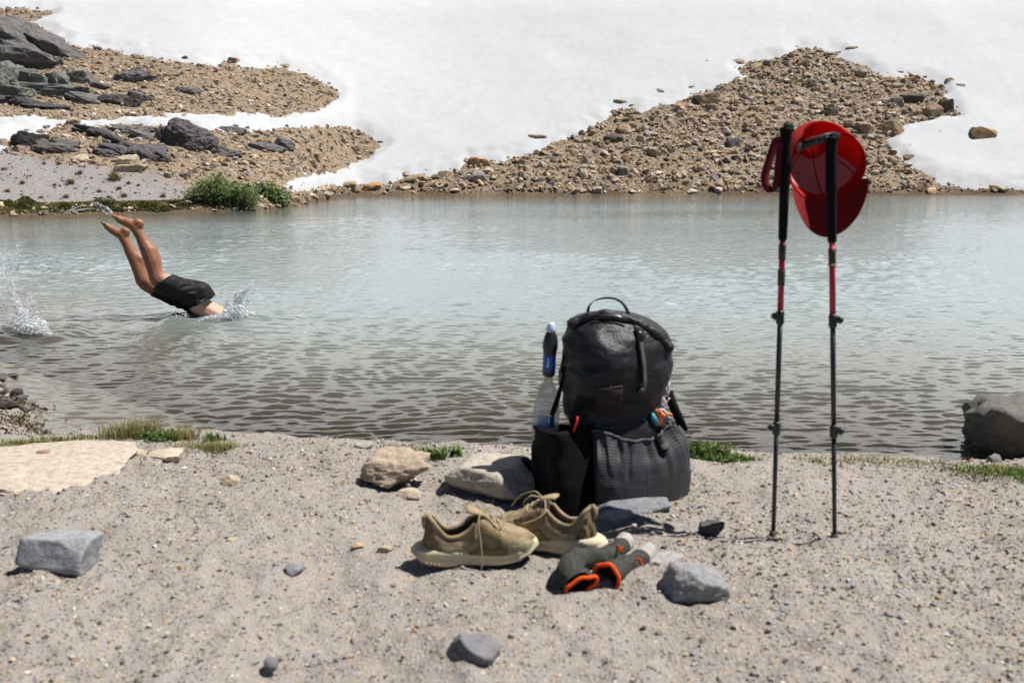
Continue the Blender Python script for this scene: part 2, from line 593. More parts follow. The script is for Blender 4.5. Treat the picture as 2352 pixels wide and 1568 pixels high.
def water_mat():
    """clear at the shore, milky with glacial silt as it deepens"""
    t = NT('lake_water')
    g = t.geo((.55, 1, 1))
    dp = t.attr('depth')
    far = t.attr('far')
    gust = t.noise(t.geo((.05, .22, 1)), 1.0, 3)
    gs = t.ramp(gust.outputs[0], [(.38, (.3, .3, .3)), (.62, (1, 1, 1))])
    w1 = t.noise(g, 9, 3, .5); w2 = t.noise(g, 26, 3, .55)
    h = t.math('ADD', w1.outputs[0], t.math('MULTIPLY', w2.outputs[0], .4))
    st = t.math('MULTIPLY', t.math('ADD', t.math('MULTIPLY', far, .26), .20), gs)
    b = t.n('Bump'); b.inputs['Distance'].default_value = .05
    t.l(st, b.inputs['Strength']); t.l(h, b.inputs['Height'])
    nrm = b.outputs[0]
    fr = t.n('Fresnel'); fr.inputs['IOR'].default_value = 1.333; t.l(nrm, fr.inputs['Normal'])
    gl = t.n('BsdfGlossy'); gl.inputs['Roughness'].default_value = .04; t.l(nrm, gl.inputs['Normal'])
    gl.inputs['Color'].default_value = (1, 1, 1, 1)
    tr = t.n('BsdfTransparent'); tr.inputs['Color'].default_value = (.93, .96, .95, 1)
    df = t.n('BsdfDiffuse'); t.l(nrm, df.inputs['Normal'])
    c = t.ramp(t.math('MULTIPLY', dp, .5), [(0, (.18, .16, .125)), (.3, (.19, .20, .175)), (1, (.18, .242, .25))])
    t.l(c, df.inputs['Color'])
    milk = t.math('SUBTRACT', 1.0, t.math('POWER', 2.718, t.math('MULTIPLY', t.math('ADD', dp, .06), -1.7)), True)
    m1 = t.n('MixShader'); t.l(milk, m1.inputs[0]); t.l(tr.outputs[0], m1.inputs[1]); t.l(df.outputs[0], m1.inputs[2])
    m2 = t.n('MixShader'); t.l(fr.outputs[0], m2.inputs[0]); t.l(m1.outputs[0], m2.inputs[1]); t.l(gl.outputs[0], m2.inputs[2])
    return t.done(m2.outputs[0])

def rock_mat(name, use='tint', scale=14, bdist=.03, bstr=.7, rough=.9):
    """stone; the tone of each stone is its own (attribute of the stone, or the object's colour)"""
    t = NT(name)
    g = t.geo()
    n1 = t.noise(g, scale, 6, .62); n2 = t.noise(g, scale * 5, 4, .6)
    if use == 'tint':
        base = t.attr('tint', 'Color')
    else:
        oi = t.n('ObjectInfo'); base = oi.outputs['Color']
    k = t.ramp(n1.outputs[0], [(.25, (.62, .60, .58)), (.5, (1, 1, 1)), (.75, (1.25, 1.24, 1.2))])
    col = t.mix(1.0, base, k, 'MULTIPLY')
    k2 = t.ramp(n2.outputs[0], [(.3, (.7, .7, .7)), (.7, (1.2, 1.2, 1.2))])
    col = t.mix(.6, col, t.mix(1.0, col, k2, 'MULTIPLY'))
    h = t.math('ADD', n1.outputs[0], t.math('MULTIPLY', n2.outputs[0], .35))
    return t.done(t.pbsdf(col, rough, t.bump(h, bstr, bdist), .2))

M = {}
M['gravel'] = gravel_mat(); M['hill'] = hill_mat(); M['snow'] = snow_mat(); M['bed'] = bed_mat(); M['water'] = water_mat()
M['pebbles'] = rock_mat('pebble_stone', 'tint', 60, .004, .5)
M['scree'] = rock_mat('scree_stone', 'tint', 9, .03, .6)
M['rock'] = rock_mat('boulder_stone', 'obj', 7, .05, .8)
M['stone'] = rock_mat('beach_stone', 'obj', 38, .012, .8)
M['outcrop'] = rock_mat('outcrop_stone', 'obj', 4.5, .12, 1.0)

# ------------------------------------------------------------------ near ground: the gravel beach (goes on under the water)
ys = [.95]
while ys[-1] < 7.6: ys.append(ys[-1] * 1.0042)
ys = np.array(ys)
us = np.linspace(-.74, .74, 480)
X = (us[None, :] * (ys[:, None] + .5)); Y = np.repeat(ys[:, None], len(us), 1)
Z = near_z(X, Y)
s = near_s(X, Y)
wet = 1 - sstep(-.005, .07, s + .02 * fbm2(X, Y, 12, 2, 5))
me = mesh_np('beach', np.stack([X, Y, Z], -1).reshape(-1, 3), grid_f(len(ys), len(us)), attrs={'wet': wet.ravel()})
add('beach', me, M['gravel'], kind='structure', label='grey and tan gravel beach in the foreground running down into the lake')

# deep lake bed
yb = np.linspace(7.4, 33, 60); ub = np.linspace(-1.1, 1.1, 60)
X = ub[None, :] * yb[:, None]; Y = np.repeat(yb[:, None], 60, 1)
Z = -.25 - 2.1 * sstep(7, 9.5, Y) + 0 * X
Z[0] = near_z(X[0], Y[0], False) - .03
me = mesh_np('lake_bed', np.stack([X, Y, Z], -1).reshape(-1, 3), grid_f(60, 60))
add('lake_bed', me, M['bed'], kind='structure', label='silty bed under the deep water of the lake')

# ------------------------------------------------------------------ water
DIVE = lake_pt(np.array([497.]), np.array([733.]))[0]          # where the diver goes in
SPL = lake_pt(np.array([75.]), np.array([770.]))[0]            # where an earlier splash falls back
wv = []
wr = np.random.default_rng(5)
for i in range(46):
    lam = .036 * (3.2 ** wr.random())
    th = math.pi / 2 + wr.normal() * .27
    k = 2 * math.pi / lam
    wv.append((k * math.cos(th), k * math.sin(th), wr.random() * 6.28, lam,   .060 * lam / (2 * math.pi) * (1.1 if lam < .085 else .8)))

def wave_z(x, y, dy):
    z = np.zeros_like(x)
    wx = x + .05 * fbm2(x, y, 1.1, 2, 71); wy = y + .07 * fbm2(x, y, .9, 2, 72)
    for kx, ky, ph, lam, a in wv:
        cut = np.exp(-(2.6 * dy / lam) ** 2)
        z = z + a * cut * np.sin(kx * wx + ky * wy + ph)
    z = z * np.clip(1.0 + .75 * fbm2(x, y, .45, 2, 73), .25, 1.7)
    for c, amp, rr in ((DIVE, .03, .55), (SPL, .035, .5)):
        d = np.hypot((x - c[0]) * .8, (y - c[1]))
        z = z + amp * np.exp(-((d - .22) / .16) ** 2) * (.7 + .5 * fbm2(x, y, 4, 2, 74)) + .012 * np.sin(d * 30) * np.exp(-d / rr)
    # the wave pushed up in front of the shoulders, running off to the right
    ax, ay = x - DIVE[0] - .42, y - DIVE[1]
    z = z + .022 * np.exp(-(ax / .10) ** 2 - (ay / .08) ** 2)
    ax, ay = x - SPL[0] - .30, y - SPL[1]
    z = z + .012 * np.exp(-(ax / .12) ** 2 - (ay / .07) ** 2)
    return z

yw = [3.7]
while yw[-1] < 31: yw.append(yw[-1] * 1.0025)
yw = np.array(yw)
uw = np.linspace(-.80, .80, 480)
X = uw[None, :] * (yw[:, None] + .6); Y = np.repeat(yw[:, None], len(uw), 1)
Z = wave_z(X, Y, Y * .0025)
depth = -near_z(X, np.minimum(Y, 7.4), False) + .5 * np.maximum(Y - 7.4, 0)
depth = np.minimum(depth, 2.2)
depth = np.minimum(depth, np.maximum(.22 * (np.interp(X / Y, FS_U, FS_Y) - Y) + .05, 0) * 1.6)
depth = np.maximum(depth, 0)
Z = Z * sstep(.0, .05, depth)
far = sstep(5.5, 11, Y)
F = grid_f(len(yw), len(uw))
dv = depth.ravel(); keepf = (dv[F].max(1) > 0)
me = mesh_np('lake', np.stack([X, Y, Z], -1).reshape(-1, 3), F[keepf], attrs={'depth': dv, 'far': far.ravel()})
add('lake', me, M['water'], kind='structure', label='rippled pale turquoise lake reflecting the snow slope')

# ------------------------------------------------------------------ far slope: earth and snow
yh = [16.8]
while yh[-1] < 49: yh.append(yh[-1] * 1.0028)
while yh[-1] < 420: yh.append(yh[-1] * 1.03)
yh = np.array(yh)
uh = np.linspace(-.84, .84, 470)
X = uh[None, :] * yh[:, None]; Y = np.repeat(yh[:, None], len(uh), 1)
Z = far_z(X, Y)
mk = bare(X, Y, Z)
sd = Y - np.interp(X / Y, FS_U, FS_Y)
u_, v_ = project(np.stack([X, Y, Z], -1))
GREY = [(-900, 352), (0, 350), (60, 360), (130, 376), (200, 385), (290, 392), (360, 400), (410, 415), (440, 440), (420, 466), (330, 474), (180, 470), (60, 468), (-900, 475)]
grey = sstep(-10, 10, poly_sd(u_, v_, GREY) + 14 * fbm2(X, Y, .9, 3, 81))
moss = np.zeros_like(X)
for (mu, mv, ru, rv) in ((300, 152, 26, 7), (345, 168, 22, 7), (265, 160, 16, 5), (380, 178, 20, 6), (1665, 285, 16, 5), (1545, 306, 14, 5), (1515, 390, 14, 5)):
    moss = np.maximum(moss, np.exp(-((u_ - mu) / ru) ** 2 - ((v_ - mv) / rv) ** 2))
moss = sstep(.35, .7, moss + .25 * fbm2(X, Y, 3, 3, 82)) * .8
wetf = (1 - sstep(.0, .55, sd + .3 * fbm2(X, Y, 1.5, 2, 83)))
me_p = np.stack([X, Y, Z], -1)
F = grid_f(len(yh), len(uh))
mf = mk.ravel()
me = mesh_np('hillside', me_p.reshape(-1, 3), F[mf[F].max(1) > -.5], attrs={'grey': grey.ravel(), 'moss': moss.ravel(), 'wet': wetf.ravel() * .8})
add('hillside', me, M['hill'], kind='structure', label='bare brown earth and scree ground of the far shore')
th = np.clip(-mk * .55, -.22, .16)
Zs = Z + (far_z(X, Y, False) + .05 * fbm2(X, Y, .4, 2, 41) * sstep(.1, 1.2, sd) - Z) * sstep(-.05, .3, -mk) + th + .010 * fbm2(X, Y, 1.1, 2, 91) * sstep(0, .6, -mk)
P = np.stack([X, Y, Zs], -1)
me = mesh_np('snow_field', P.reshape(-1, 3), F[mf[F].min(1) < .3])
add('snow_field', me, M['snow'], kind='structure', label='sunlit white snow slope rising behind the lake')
# ------------------------------------------------------------------ stones
def hull_rock(seed, sc=(1, .85, .62), n=15):
    r = np.random.default_rng(seed)
    p = r.normal(size=(n, 3)); p /= np.linalg.norm(p, axis=1)[:, None]
    p *= (.82 + .3 * r.random((n, 1)))
    p *= np.array(sc)
    bm = bmesh.new()
    for q in p: bm.verts.new(q)
    res = bmesh.ops.convex_hull(bm, input=bm.verts[:])
    bmesh.ops.delete(bm, geom=[e for e in res['geom_interior'] if isinstance(e, bmesh.types.BMVert)], context='VERTS')
    bmesh.ops.triangulate(bm, faces=bm.faces[:])
    bm.verts.index_update()
    V = np.array([v.co[:] for v in bm.verts]); F = np.array([[v.index for v in f.verts] for f in bm.faces])
    bm.free()
    return V, F

def cut_rock(seed, sc=(1, .85, .7), planes=16, p=16, sub=4, rough=.05, rs=2.6, flat_bottom=False, block=False):
    """a stone: a rounded polyhedron cut by planes, then weathered by noise"""
    r = np.random.default_rng(seed)
    D, F = ICO(sub)
    N = r.normal(size=(planes, 3)); N /= np.linalg.norm(N, axis=1)[:, None]
    d = .72 + .30 * r.random(planes)
    if block:
        B = np.array([[1, 0, 0], [-1, 0, 0], [0, 1, 0], [0, -1, 0], [0, 0, 1], [0, 0, -1]], float) + r.normal(size=(6, 3)) * .13
        B /= np.linalg.norm(B, axis=1)[:, None]
        N = np.concatenate([B, N[:planes // 2]]); d = np.concatenate([.70 + .1 * r.random(6), d[:planes // 2] + .22])
    E = np.concatenate([np.eye(3), -np.eye(3)])
    N = np.concatenate([N, E]); d = np.concatenate([d, np.full(6, 1.02)])
    t = np.maximum(D @ N.T, 0) / d
    rad = (t ** p).sum(1) ** (-1 / p)
    V = D * rad[:, None]
    V = V * (1 + rough * fbm(V * rs + seed * 3.1, 5, seed, .55) )[:, None]
    V *= np.array(sc)
    return V, F

def rot_mats(n, r, tilt=.5):
    a = r.random(n) * 2 * np.pi
    b = r.normal(size=n) * tilt; c = r.normal(size=n) * tilt
    ca, sa, cb, sb, cc, sc_ = np.cos(a), np.sin(a), np.cos(b), np.sin(b), np.cos(c), np.sin(c)
    z, o = np.zeros(n), np.ones(n)
    def m(*rows): return np.stack([np.stack(x, -1) for x in rows], -2)
    A = m((ca, -sa, z), (sa, ca, z), (z, z, o))
    B = m((o, z, z), (z, cb, -sb), (z, sb, cb))
    C = m((cc, z, sc_), (z, o, z), (-sc_, z, cc))
    return A @ B @ C

def scatter(name, protos, P, size, tints, r, mat, tilt=.5, **kw):
    Vs, Fs, Ts, k = [], [], [], 0
    pick = r.integers(0, len(protos), len(P))
    for i, (V, F) in enumerate(protos):
        ix = np.where(pick == i)[0]
        if not len(ix): continue
        Rm = rot_mats(len(ix), r, tilt)
        W = np.einsum('nij,vj->nvi', Rm, V) * size[ix][:, None, None] + P[ix][:, None, :]
        Vs.append(W.reshape(-1, 3))
        Fs.append((F[None] + (np.arange(len(ix)) * len(V))[:, None, None]).reshape(-1, 3) + k)
        Ts.append(np.repeat(tints[ix], len(V), 0))
        k += len(ix) * len(V)
    me = mesh_np(name, np.concatenate(Vs), np.concatenate(Fs), smooth=False, tint=np.concatenate(Ts))
    return add(name, me, mat, kind='stuff', **kw)

def pick_colors(r, n, pal, w, var=.14):
    c = np.array(pal)[r.choice(len(pal), n, p=np.array(w) / np.sum(w))]
    return np.clip(c * (1 + var * r.normal(size=(n, 1))), .02, .85)

HULLS = [hull_rock(100 + i, (1, .7 + .25 * random.random(), .45 + .35 * random.random()), 12 + i % 4) for i in range(14)]
TAN = [(.28, .195, .12), (.34, .25, .16), (.22, .155, .10), (.36, .285, .20), (.27, .235, .20), (.155, .12, .09), (.40, .25, .13), (.42, .35, .27)]
TAN = [tuple(min(.6, x * k) for x, k in zip(c, (1.22, 1.28, 1.40))) for c in TAN]
TANW = [5, 5, 3, 3, 2, 2, .7, 1.2]

# bare-ground scree of small stones: too many to count
r = np.random.default_rng(77)
n = 165000
yy = 18.2 + 21 * r.random(n); uu = -.66 + 1.34 * r.random(n)
xx = uu * yy
zz = far_z(xx, yy)
b = bare(xx, yy, zz)
u_, v_ = project(np.stack([xx, yy, zz], -1))
sd = yy - np.interp(uu, FS_U, FS_Y)
greyp = poly_sd(u_, v_, GREY) > 0
left = u_ < 900
dens = np.where(left, 1.0, .85) * np.where(greyp, .42, 1) * np.where(sd < .1, 0, 1)
dens = dens * np.where((~left) | (v_ > 100), 1, .7)
ok = (b > -.03) & (r.random(n) < dens * (yy / 35)) & (u_ > -120) & (u_ < 2480) & (v_ > -30)
# a sprinkle of strays on the snow close to the edges
ok |= (b > -.5) & (b <= -.03) & (r.random(n) < .025) & (sd > .2)
P = np.stack([xx, yy, zz], -1)[ok]
sz = .034 + .034 * r.pareto(1.9, len(P))
sz = np.minimum(sz, .2) * np.where(u_[ok] < 900, .52, .76)
sz = np.where(greyp[ok], np.minimum(sz * .62, .045), sz)
P[:, 2] += sz * .12
print('scree', len(P))
tn = pick_colors(r, len(P), TAN, TANW, .17)
tn[greyp[ok]] = pick_colors(r, int(greyp[ok].sum()), [(.27, .25, .235), (.36, .33, .31), (.18, .165, .155)], [3, 2, 1])
scatter('scree', HULLS, P, sz, tn, r, M['scree'], tilt=.45, label='loose brown and tan scree stones covering the bare slopes across the lake')

# stones of the far shore that can be picked out one by one
BIG = [cut_rock(300 + i, (1, .85, .72 + .2 * random.random()), 13 + i % 5, 26, 3, .035, 2.6, block=(i % 3 == 0)) for i in range(14)]
BIG_ME = [mesh_np('boulder', V, F, smooth=False) for V, F in BIG]
for m_ in BIG_ME: m_.materials.append(M['rock'])
C_TAN, C_DARK, C_GREY, C_ORG, C_PALE, C_PINK = (.33, .245, .16), (.115, .095, .08), (.25, .235, .22), (.42, .25, .12), (.44, .37, .27), (.42, .31, .245)
def far_rock(u, v, w, h, color, label, group=None, name='rock', lift=.30, i=[0]):
    """v is the middle of the stone in the photograph"""
    p = on_hill(u, v + h * .30)[0]
    sc = mpp(p[1])
    k = i[0] % len(BIG_ME); i[0] += 1
    V = BIG[k][0]
    ex = np.ptp(V, axis=0)
    rz = random.choice([0, math.pi]) + random.uniform(-.25, .25)
    o = add(name, BIG_ME[k], None, None, (p[0], p[1] + w * sc * .25, p[2] + h * sc * lift * .6), (random.uniform(-.1, .1), random.uniform(-.12, .12), rz),
            (w * sc * 1.06 / ex[0], w * sc * .95 / ex[1], h * sc * 1.35 / ex[2]), label=label, cat='rock', group=group, color=color)
    return o

SNOW = [  # stones lying on the snow
 (1232, 318, 48, 17, C_TAN, 'long pointed tan rock lying on the snow just left of the big scree slope'),
 (1168, 273, 32, 9, C_TAN, 'thin flat tan rock alone on open snow in the middle of the slope'),
 (1360, 254, 30, 11, C_GREY, 'smooth grey brown rock on snow close above the left edge of the big scree'),
 (1423, 237, 30, 16, C_TAN, 'knobbly tan rock on snow just above the edge of the big scree slope'),
 (1331, 199, 16, 7, C_TAN, 'small slanted tan stone alone high on the open snow'),
 (1512, 214, 30, 18, C_GREY, 'upright brown rock pair standing on snow over the left scree edge'),
 (1618, 144, 30, 10, C_TAN, 'long flat brown rock on snow left of the peak of the big scree'),
 (1697, 143, 29, 14, C_TAN, 'jagged tan rock on snow touching the upper left edge of the big scree'),
 (1954, 117, 34, 16, C_TAN, 'blocky tan rock on snow just right of the peak of the big scree'),
 (2013, 120, 15, 9, C_TAN, 'small brown rock alone on snow right of the blocky rock by the scree peak'),
 (2186, 189, 24, 20, C_TAN, 'pale tan wedge rock at the right shoulder of the big scree, leaning on snow'),
 (2212, 203, 26, 18, C_GREY, 'square grey brown rock on snow beyond the right shoulder of the big scree'),
 (2260, 314, 60, 34, (.44, .29, .16), 'large orange brown peaked boulder alone on the snow right of the cap'),
 (2162, 306, 29, 18, C_TAN, 'round brown rock on snow between the big scree and the orange boulder'),
 (2345, 304, 17, 13, C_GREY, 'small grey rock at the picture edge right of the orange boulder'),
 (2089, 340, 26, 16, C_TAN, 'brown rock in the snow notch, upper one of a pair right of the cap'),
 (2090, 363, 27, 15, (.24, .17, .12), 'brown rock in the snow notch, lower one of a pair right of the cap'),
 (2277, 418, 24, 6, C_GREY, 'flat grey slab stone in the snow near the far right shore'),
 (2284, 430, 26, 9, C_ORG, 'low orange tan stone in the snow near the far right shore'),
]
SMALL_SNOW = [(1294, 279, 22, 9), (1187, 222, 12, 7), (1321, 259, 9, 7), (1451, 243, 20, 7), (1586, 203, 16, 11), (1589, 171, 9, 5), (2140, 139, 14, 8), (2140, 159, 13, 6), (2149, 175, 16, 7), (2068, 168, 18, 8), (2090, 168, 11, 7), (2111, 352, 16, 6), (2130, 293, 10, 4), (2113, 324, 9, 6), (2332, 426, 24, 5), (2125, 178, 10, 6), (1270, 225, 10, 3), (1505, 75, 7, 4), (2330, 40, 7, 4), (700, 170, 10, 4), (655, 152, 24, 9), (875, 326, 14, 5)]
for u, v, w, h, c, lab in SNOW: far_rock(u, v, w, h, c, lab)
for u, v, w, h in SMALL_SNOW: far_rock(u, v, w, h, random.choice([C_TAN, C_TAN, C_GREY]), 'small loose brown stone lying on the snow slope', 'small stones on the snow')
SCREE = [
 (1975, 165, 36, 25, C_PALE, 'big pale tan block near the top right of the scree slope'),
 (1628, 226, 54, 28, C_TAN, 'broad tan boulder on the upper left edge of the scree slope'),
 (1740, 154, 27, 16, C_TAN, 'rounded tan boulder on the upper left shoulder below the scree peak'),
 (1765, 145, 21, 14, C_GREY, 'grey brown rock beside the rounded boulder below the scree peak'),
 (2100, 226, 43, 22, C_DARK, 'long dark rock near the right edge of the scree slope'),
 (2063, 235, 33, 22, C_GREY, 'grey angular rock left of the long dark rock in the scree'),
 (2143, 256, 44, 31, C_TAN, 'tan wedge shaped boulder leaning at the right tip of the scree'),
 (2173, 247, 36, 33, C_DARK, 'tall dark boulder standing at the right tip of the scree'),
 (2055, 298, 60, 43, (.26, .18, .115), 'largest brown boulder of the scree, just right above the cap'),
 (1989, 295, 36, 27, C_TAN, 'tan boulder half hidden right behind the top of the cap'),
 (1687, 328, 30, 23, C_GREY, 'grey wedge rock in the scree left of the pole with the strap'),
 (1407, 317, 46, 20, C_DARK, 'wide dark boulder in the middle of the left half of the scree'),
 (1437, 299, 33, 20, C_TAN, 'tan boulder touching the wide dark boulder in the scree'),
 (1320, 354, 20, 17, C_PALE, 'pale square rock low in the left half of the scree'),
 (1435, 366, 20, 22, (.34, .19, .11), 'upright reddish rock in the lower middle of the scree'),
 (1431, 394, 24, 23, C_GREY, 'upright grey rock standing under the reddish rock in the scree'),
 (1340, 402, 19, 27, C_PALE, 'tall narrow pale rock near the foot of the scree'),
 (957, 410, 52, 17, C_TAN, 'long flat tan boulder at the far left tail of the scree'),
 (1096, 374, 40, 20, C_ORG, 'orange tan boulder on the snow edge of the scree tail'),
 (1099, 408, 36, 23, C_GREY, 'grey tan boulder below the orange tan boulder at the scree tail'),
 (1122, 392, 25, 15, C_PALE, 'pale rock right of the orange tan boulder at the scree tail'),
 (1016, 402, 27, 17, C_PALE, 'pale rounded rock on the snow edge of the thin scree tail'),
 (1384, 430, 18, 16, C_DARK, 'dark triangular rock right at the water foot of the scree'),
 (1503, 352, 33, 20, C_TAN, 'big tan slab in the centre of the scree slope'),
 (154 + 12, 282, 28, 17, C_TAN, 'brown block perched on the crest of the lower left ridge'),
 (10, 331, 30, 26, C_PINK, 'rounded pinkish boulder at the left picture edge below the snow'),
 (46, 343, 32, 15, C_PINK, 'pinkish boulder in front of the black rock on the lower left ridge'),
 (292, 371, 40, 24, C_PALE, 'pale cream boulder at the top of the grey gravel slope'),
 (183, 364, 36, 19, C_PALE, 'cream slab boulder at the left top of the grey gravel slope'),
 (292, 386, 70, 14, C_PALE, 'long pale slab below the pale cream boulder over the gravel slope'),
 (222, 112, 18, 9, C_DARK, 'dark stone on the snow crest above the upper left ridge'),
 (423, 135, 18, 11, C_DARK, 'dark rock on the skyline of the upper left ridge'),
 (535, 141, 22, 15, C_TAN, 'tan rock on the skyline of the upper left ridge'),
 (571, 474, 34, 14, (.36, .36, .36), 'light grey boulder at the water edge by the green willow bush'),
 (565, 481, 20, 9, (.36, .33, .28), 'low pale stone in the water in front of the light grey boulder'),
 (677, 459, 30, 17, C_TAN, 'dark sided tan boulder on the stony point by the water'),
 (748, 447, 25, 14, C_PALE, 'pale boulder near the end of the stony point'),
 (758, 467, 12, 7, C_GREY, 'last small stone standing in the water off the stony point'),
 (801, 428, 30, 18, C_TAN, 'tan boulder group stone on the far shore strip right of the point'),
 (853, 429, 42, 19, C_ORG, 'wide orange tan boulder on the far shore strip under the snow'),
 (763, 432, 22, 15, C_TAN, 'rough tan boulder at the left end of the far shore strip'),
]
for u, v, w, h, c, lab in SCREE: far_rock(u, v, w, h, c, lab)
for u, v, w, h in [(541, 481, 15, 7), (636, 473, 17, 10), (702, 455, 20, 9), (648, 453, 22, 11), (681, 472, 18, 8), (721, 471, 16, 6), (620, 474, 18, 9), (490, 483, 15, 6), (683, 448, 20, 9), (737, 431, 18, 10), (660, 464, 16, 8), (610, 478, 12, 6), (700, 466, 14, 7), (600, 473, 13, 7), (725, 455, 14, 7)]:
    far_rock(u, v, w, h, random.choice([C_TAN, C_PALE, C_TAN]), 'small tan stone along the waterline of the far left shore', 'stones along the far waterline')
# the largest remaining stones of the slopes, one object each
rr = np.random.default_rng(31)
cnt = 0
while cnt < 185:
    u, v = rr.uniform(930, 2200), rr.uniform(115, 440)
    if max(poly_sd(np.array([u]), np.array([v]), POLY[0])) < 6: continue
    w = 11 + 9 * rr.pareto(2.6)
    if w > 30: continue
    c = tuple(pick_colors(rr, 1, TAN, TANW)[0])
    zone = 'on the thin left tail' if u < 1180 else 'near the peak' if v < 190 else 'on the right flank' if u > 1950 else 'near the water foot' if v > 385 else ('high in the left half' if v < 330 else 'low in the left half') if u < 1560 else ('high in the middle' if v < 230 else 'low in the middle' if v > 310 else 'in the very middle')
    tone = 'dark brown' if c[1] < .17 else 'pale tan' if c[1] > .27 else 'mid brown'
    tone = ('smallish ' if w < 13.5 else 'larger ') + tone
    far_rock(u, v, w, w * rr.uniform(.5, .8), c, tone + ' loose rock ' + zone + ' of the big scree slope', 'loose rocks of the big scree slope')
    cnt += 1
cnt = 0
while cnt < 60:
    u, v = rr.uniform(0, 870), rr.uniform(110, 430)
    d0, d1 = (poly_sd(np.array([u]), np.array([v]), POLY[k])[0] for k in (0, 1))
    if max(d0, d1) < 6 or poly_sd(np.array([u]), np.array([v]), GREY)[0] > -4 : continue
    w = 9 + 6 * rr.pareto(2.8)
    if w > 24: continue
    c = tuple(pick_colors(rr, 1, TAN, TANW)[0])
    tone = 'dark brown' if c[1] < .17 else 'pale tan' if c[1] > .27 else 'mid brown'
    tone = ('smallish ' if w < 11 else 'larger ') + tone
    far_rock(u, v, w, w * rr.uniform(.45, .7), c, tone + ' loose rock on the ' + ('upper' if v < 270 else 'lower') + (' left ridge, left part' if u < 420 else ' left ridge, tapering right part'), 'loose rocks of the left ridges')
    cnt += 1

# ------------------------------------------------------------------ dark bedrock showing through the left ridges
def outcrop(name, blocks, label, color, sub=4):
    Vs, Fs, k = [], [], 0
    for j, (u, v, w, h, rot, *o_) in enumerate(blocks):
        deep = o_[0] if o_ else .8
        p = on_hill(u, v + h * .25)[0]
        sc = mpp(p[1])
        V, F = cut_rock(hash((u, v, w)) % 9973, (1, 1, 1), 18, 34 if name == 'rock_cliff' else 15, sub if w > 45 else 3, .06 if name == 'rock_cliff' else .11, 2.4, block=name == 'rock_cliff')
        # cracks and ledges
        g = fbm(V * np.array([3.0, 3.0, 6.5]) + j, 4, j + 3)
        V = V * (1 - .10 * sstep(.0, .12, .12 - np.abs(g)) * .8 + .03 * fbm(V * 9, 3, j))[:, None]
        V *= np.array([w * sc * .62, w * sc * .5 * deep, h * sc * .66])
        a = R(rot)
        V = V @ np.array([[math.cos(a), 0, -math.sin(a)], [0, 1, 0], [math.sin(a), 0, math.cos(a)]])
        V += p + np.array([0, w * sc * .18 * deep, h * sc * .12])
        Vs.append(V); Fs.append(F + k); k += len(V)
    V = np.concatenate(Vs)
    c = V.mean(0)
    me = mesh_np(name, V - c, np.concatenate(Fs), smooth=False)
    return add(name, me, M['outcrop'], loc=c, label=label, cat='rock outcrop', color=color)

CL, CLG, CK = (.165, .157, .152), (.195, .197, .178), (.095, .09, .09)
outcrop('rock_outcrop', [(40, 100, 230, 90, 17, .6), (135, 118, 130, 44, 27, .6), (-60, 75, 200, 100, 8, .6), (20, 130, 160, 50, 14, .6), (95, 95, 90, 40, 24, .6), (-10, 70, 120, 44, 20, .6), (70, 140, 120, 34, 10, .5)], 'smooth dark grey slab dome at the upper left, sloping down to the right', CL)
outcrop('rock_cliff', [(70, 206, 240, 34, 0, .3), (-30, 190, 110, 100, 0, .6), (18, 172, 60, 44, -3, .6), (60, 180, 46, 52, 0, .7), (90, 190, 36, 50, 3, .7), (115, 188, 34, 46, -2, .8), (142, 190, 30, 46, 2, .8), (178, 180, 66, 36, -9, .5), (30, 215, 90, 44, 4, .6), (75, 206, 70, 28, 2, .7), (10, 205, 60, 50, 5, .6)], 'greenish grey cracked columnar cliff under the dark slab dome', CLG)
outcrop('rock_outcrop', [(45, 233, 80, 22, 6), (100, 243, 84, 15, 9), (5, 230, 40, 26, 0)], 'low dark ledge of rock below the columnar cliff', CK)
outcrop('rock_outcrop', [(180, 226, 62, 24, 10), (207, 233, 32, 18, 12)], 'dark tilted rock hump right of the low ledge on the upper ridge', CL)
outcrop('rock_outcrop', [(258, 229, 76, 28, 4), (300, 236, 42, 30, -18)], 'black layered rock hump in the middle of the upper left ridge', CK)
outcrop('rock_outcrop', [(205, 186, 40, 11, 8), (228, 196, 44, 14, 10), (292, 178, 60, 28, -6), (315, 172, 44, 30, 8), (345, 181, 34, 16, 12)], 'grey rock rib beside the yellow moss on the upper left ridge', CL)
outcrop('rock_outcrop', [(322, 219, 48, 12, 22), (345, 226, 30, 10, 20)], 'thin dark rock strip below the grey rib on the upper ridge', CL)
outcrop('rock_outcrop', [(432, 209, 54, 18, 8)], 'small dark rock patch out on the right of the upper left ridge', CL)
outcrop('rock_outcrop', [(52, 328, 50, 54, -6, .9), (78, 318, 50, 20, 10)], 'black overhanging rock head at the left end of the lower ridge', (.035, .034, .036))
outcrop('rock_outcrop', [(118, 341, 100, 24, 5), (140, 328, 60, 20, 12), (95, 332, 40, 26, 0)], 'long grey ledge right of the black rock head', (.15, .14, .13))
outcrop('rock_outcrop', [(205, 300, 60, 18, 10), (236, 308, 70, 20, 22), (268, 322, 60, 18, 24), (300, 336, 50, 16, 14)], 'dark diagonal rock rib running down the lower left ridge', CK)
outcrop('rock_outcrop', [(285, 297, 80, 18, 3), (335, 313, 64, 16, 22), (330, 296, 50, 18, 4)], 'dark ledges just left of the big rounded rock face', CL)
outcrop('rock_outcrop', [(425, 316, 104, 70, 4, .8), (452, 332, 62, 40, 0, .9), (395, 303, 70, 34, -8, .8), (372, 312, 30, 40, 0)], 'big rounded dark grey rock face on the lower left ridge', (.125, .113, .112))
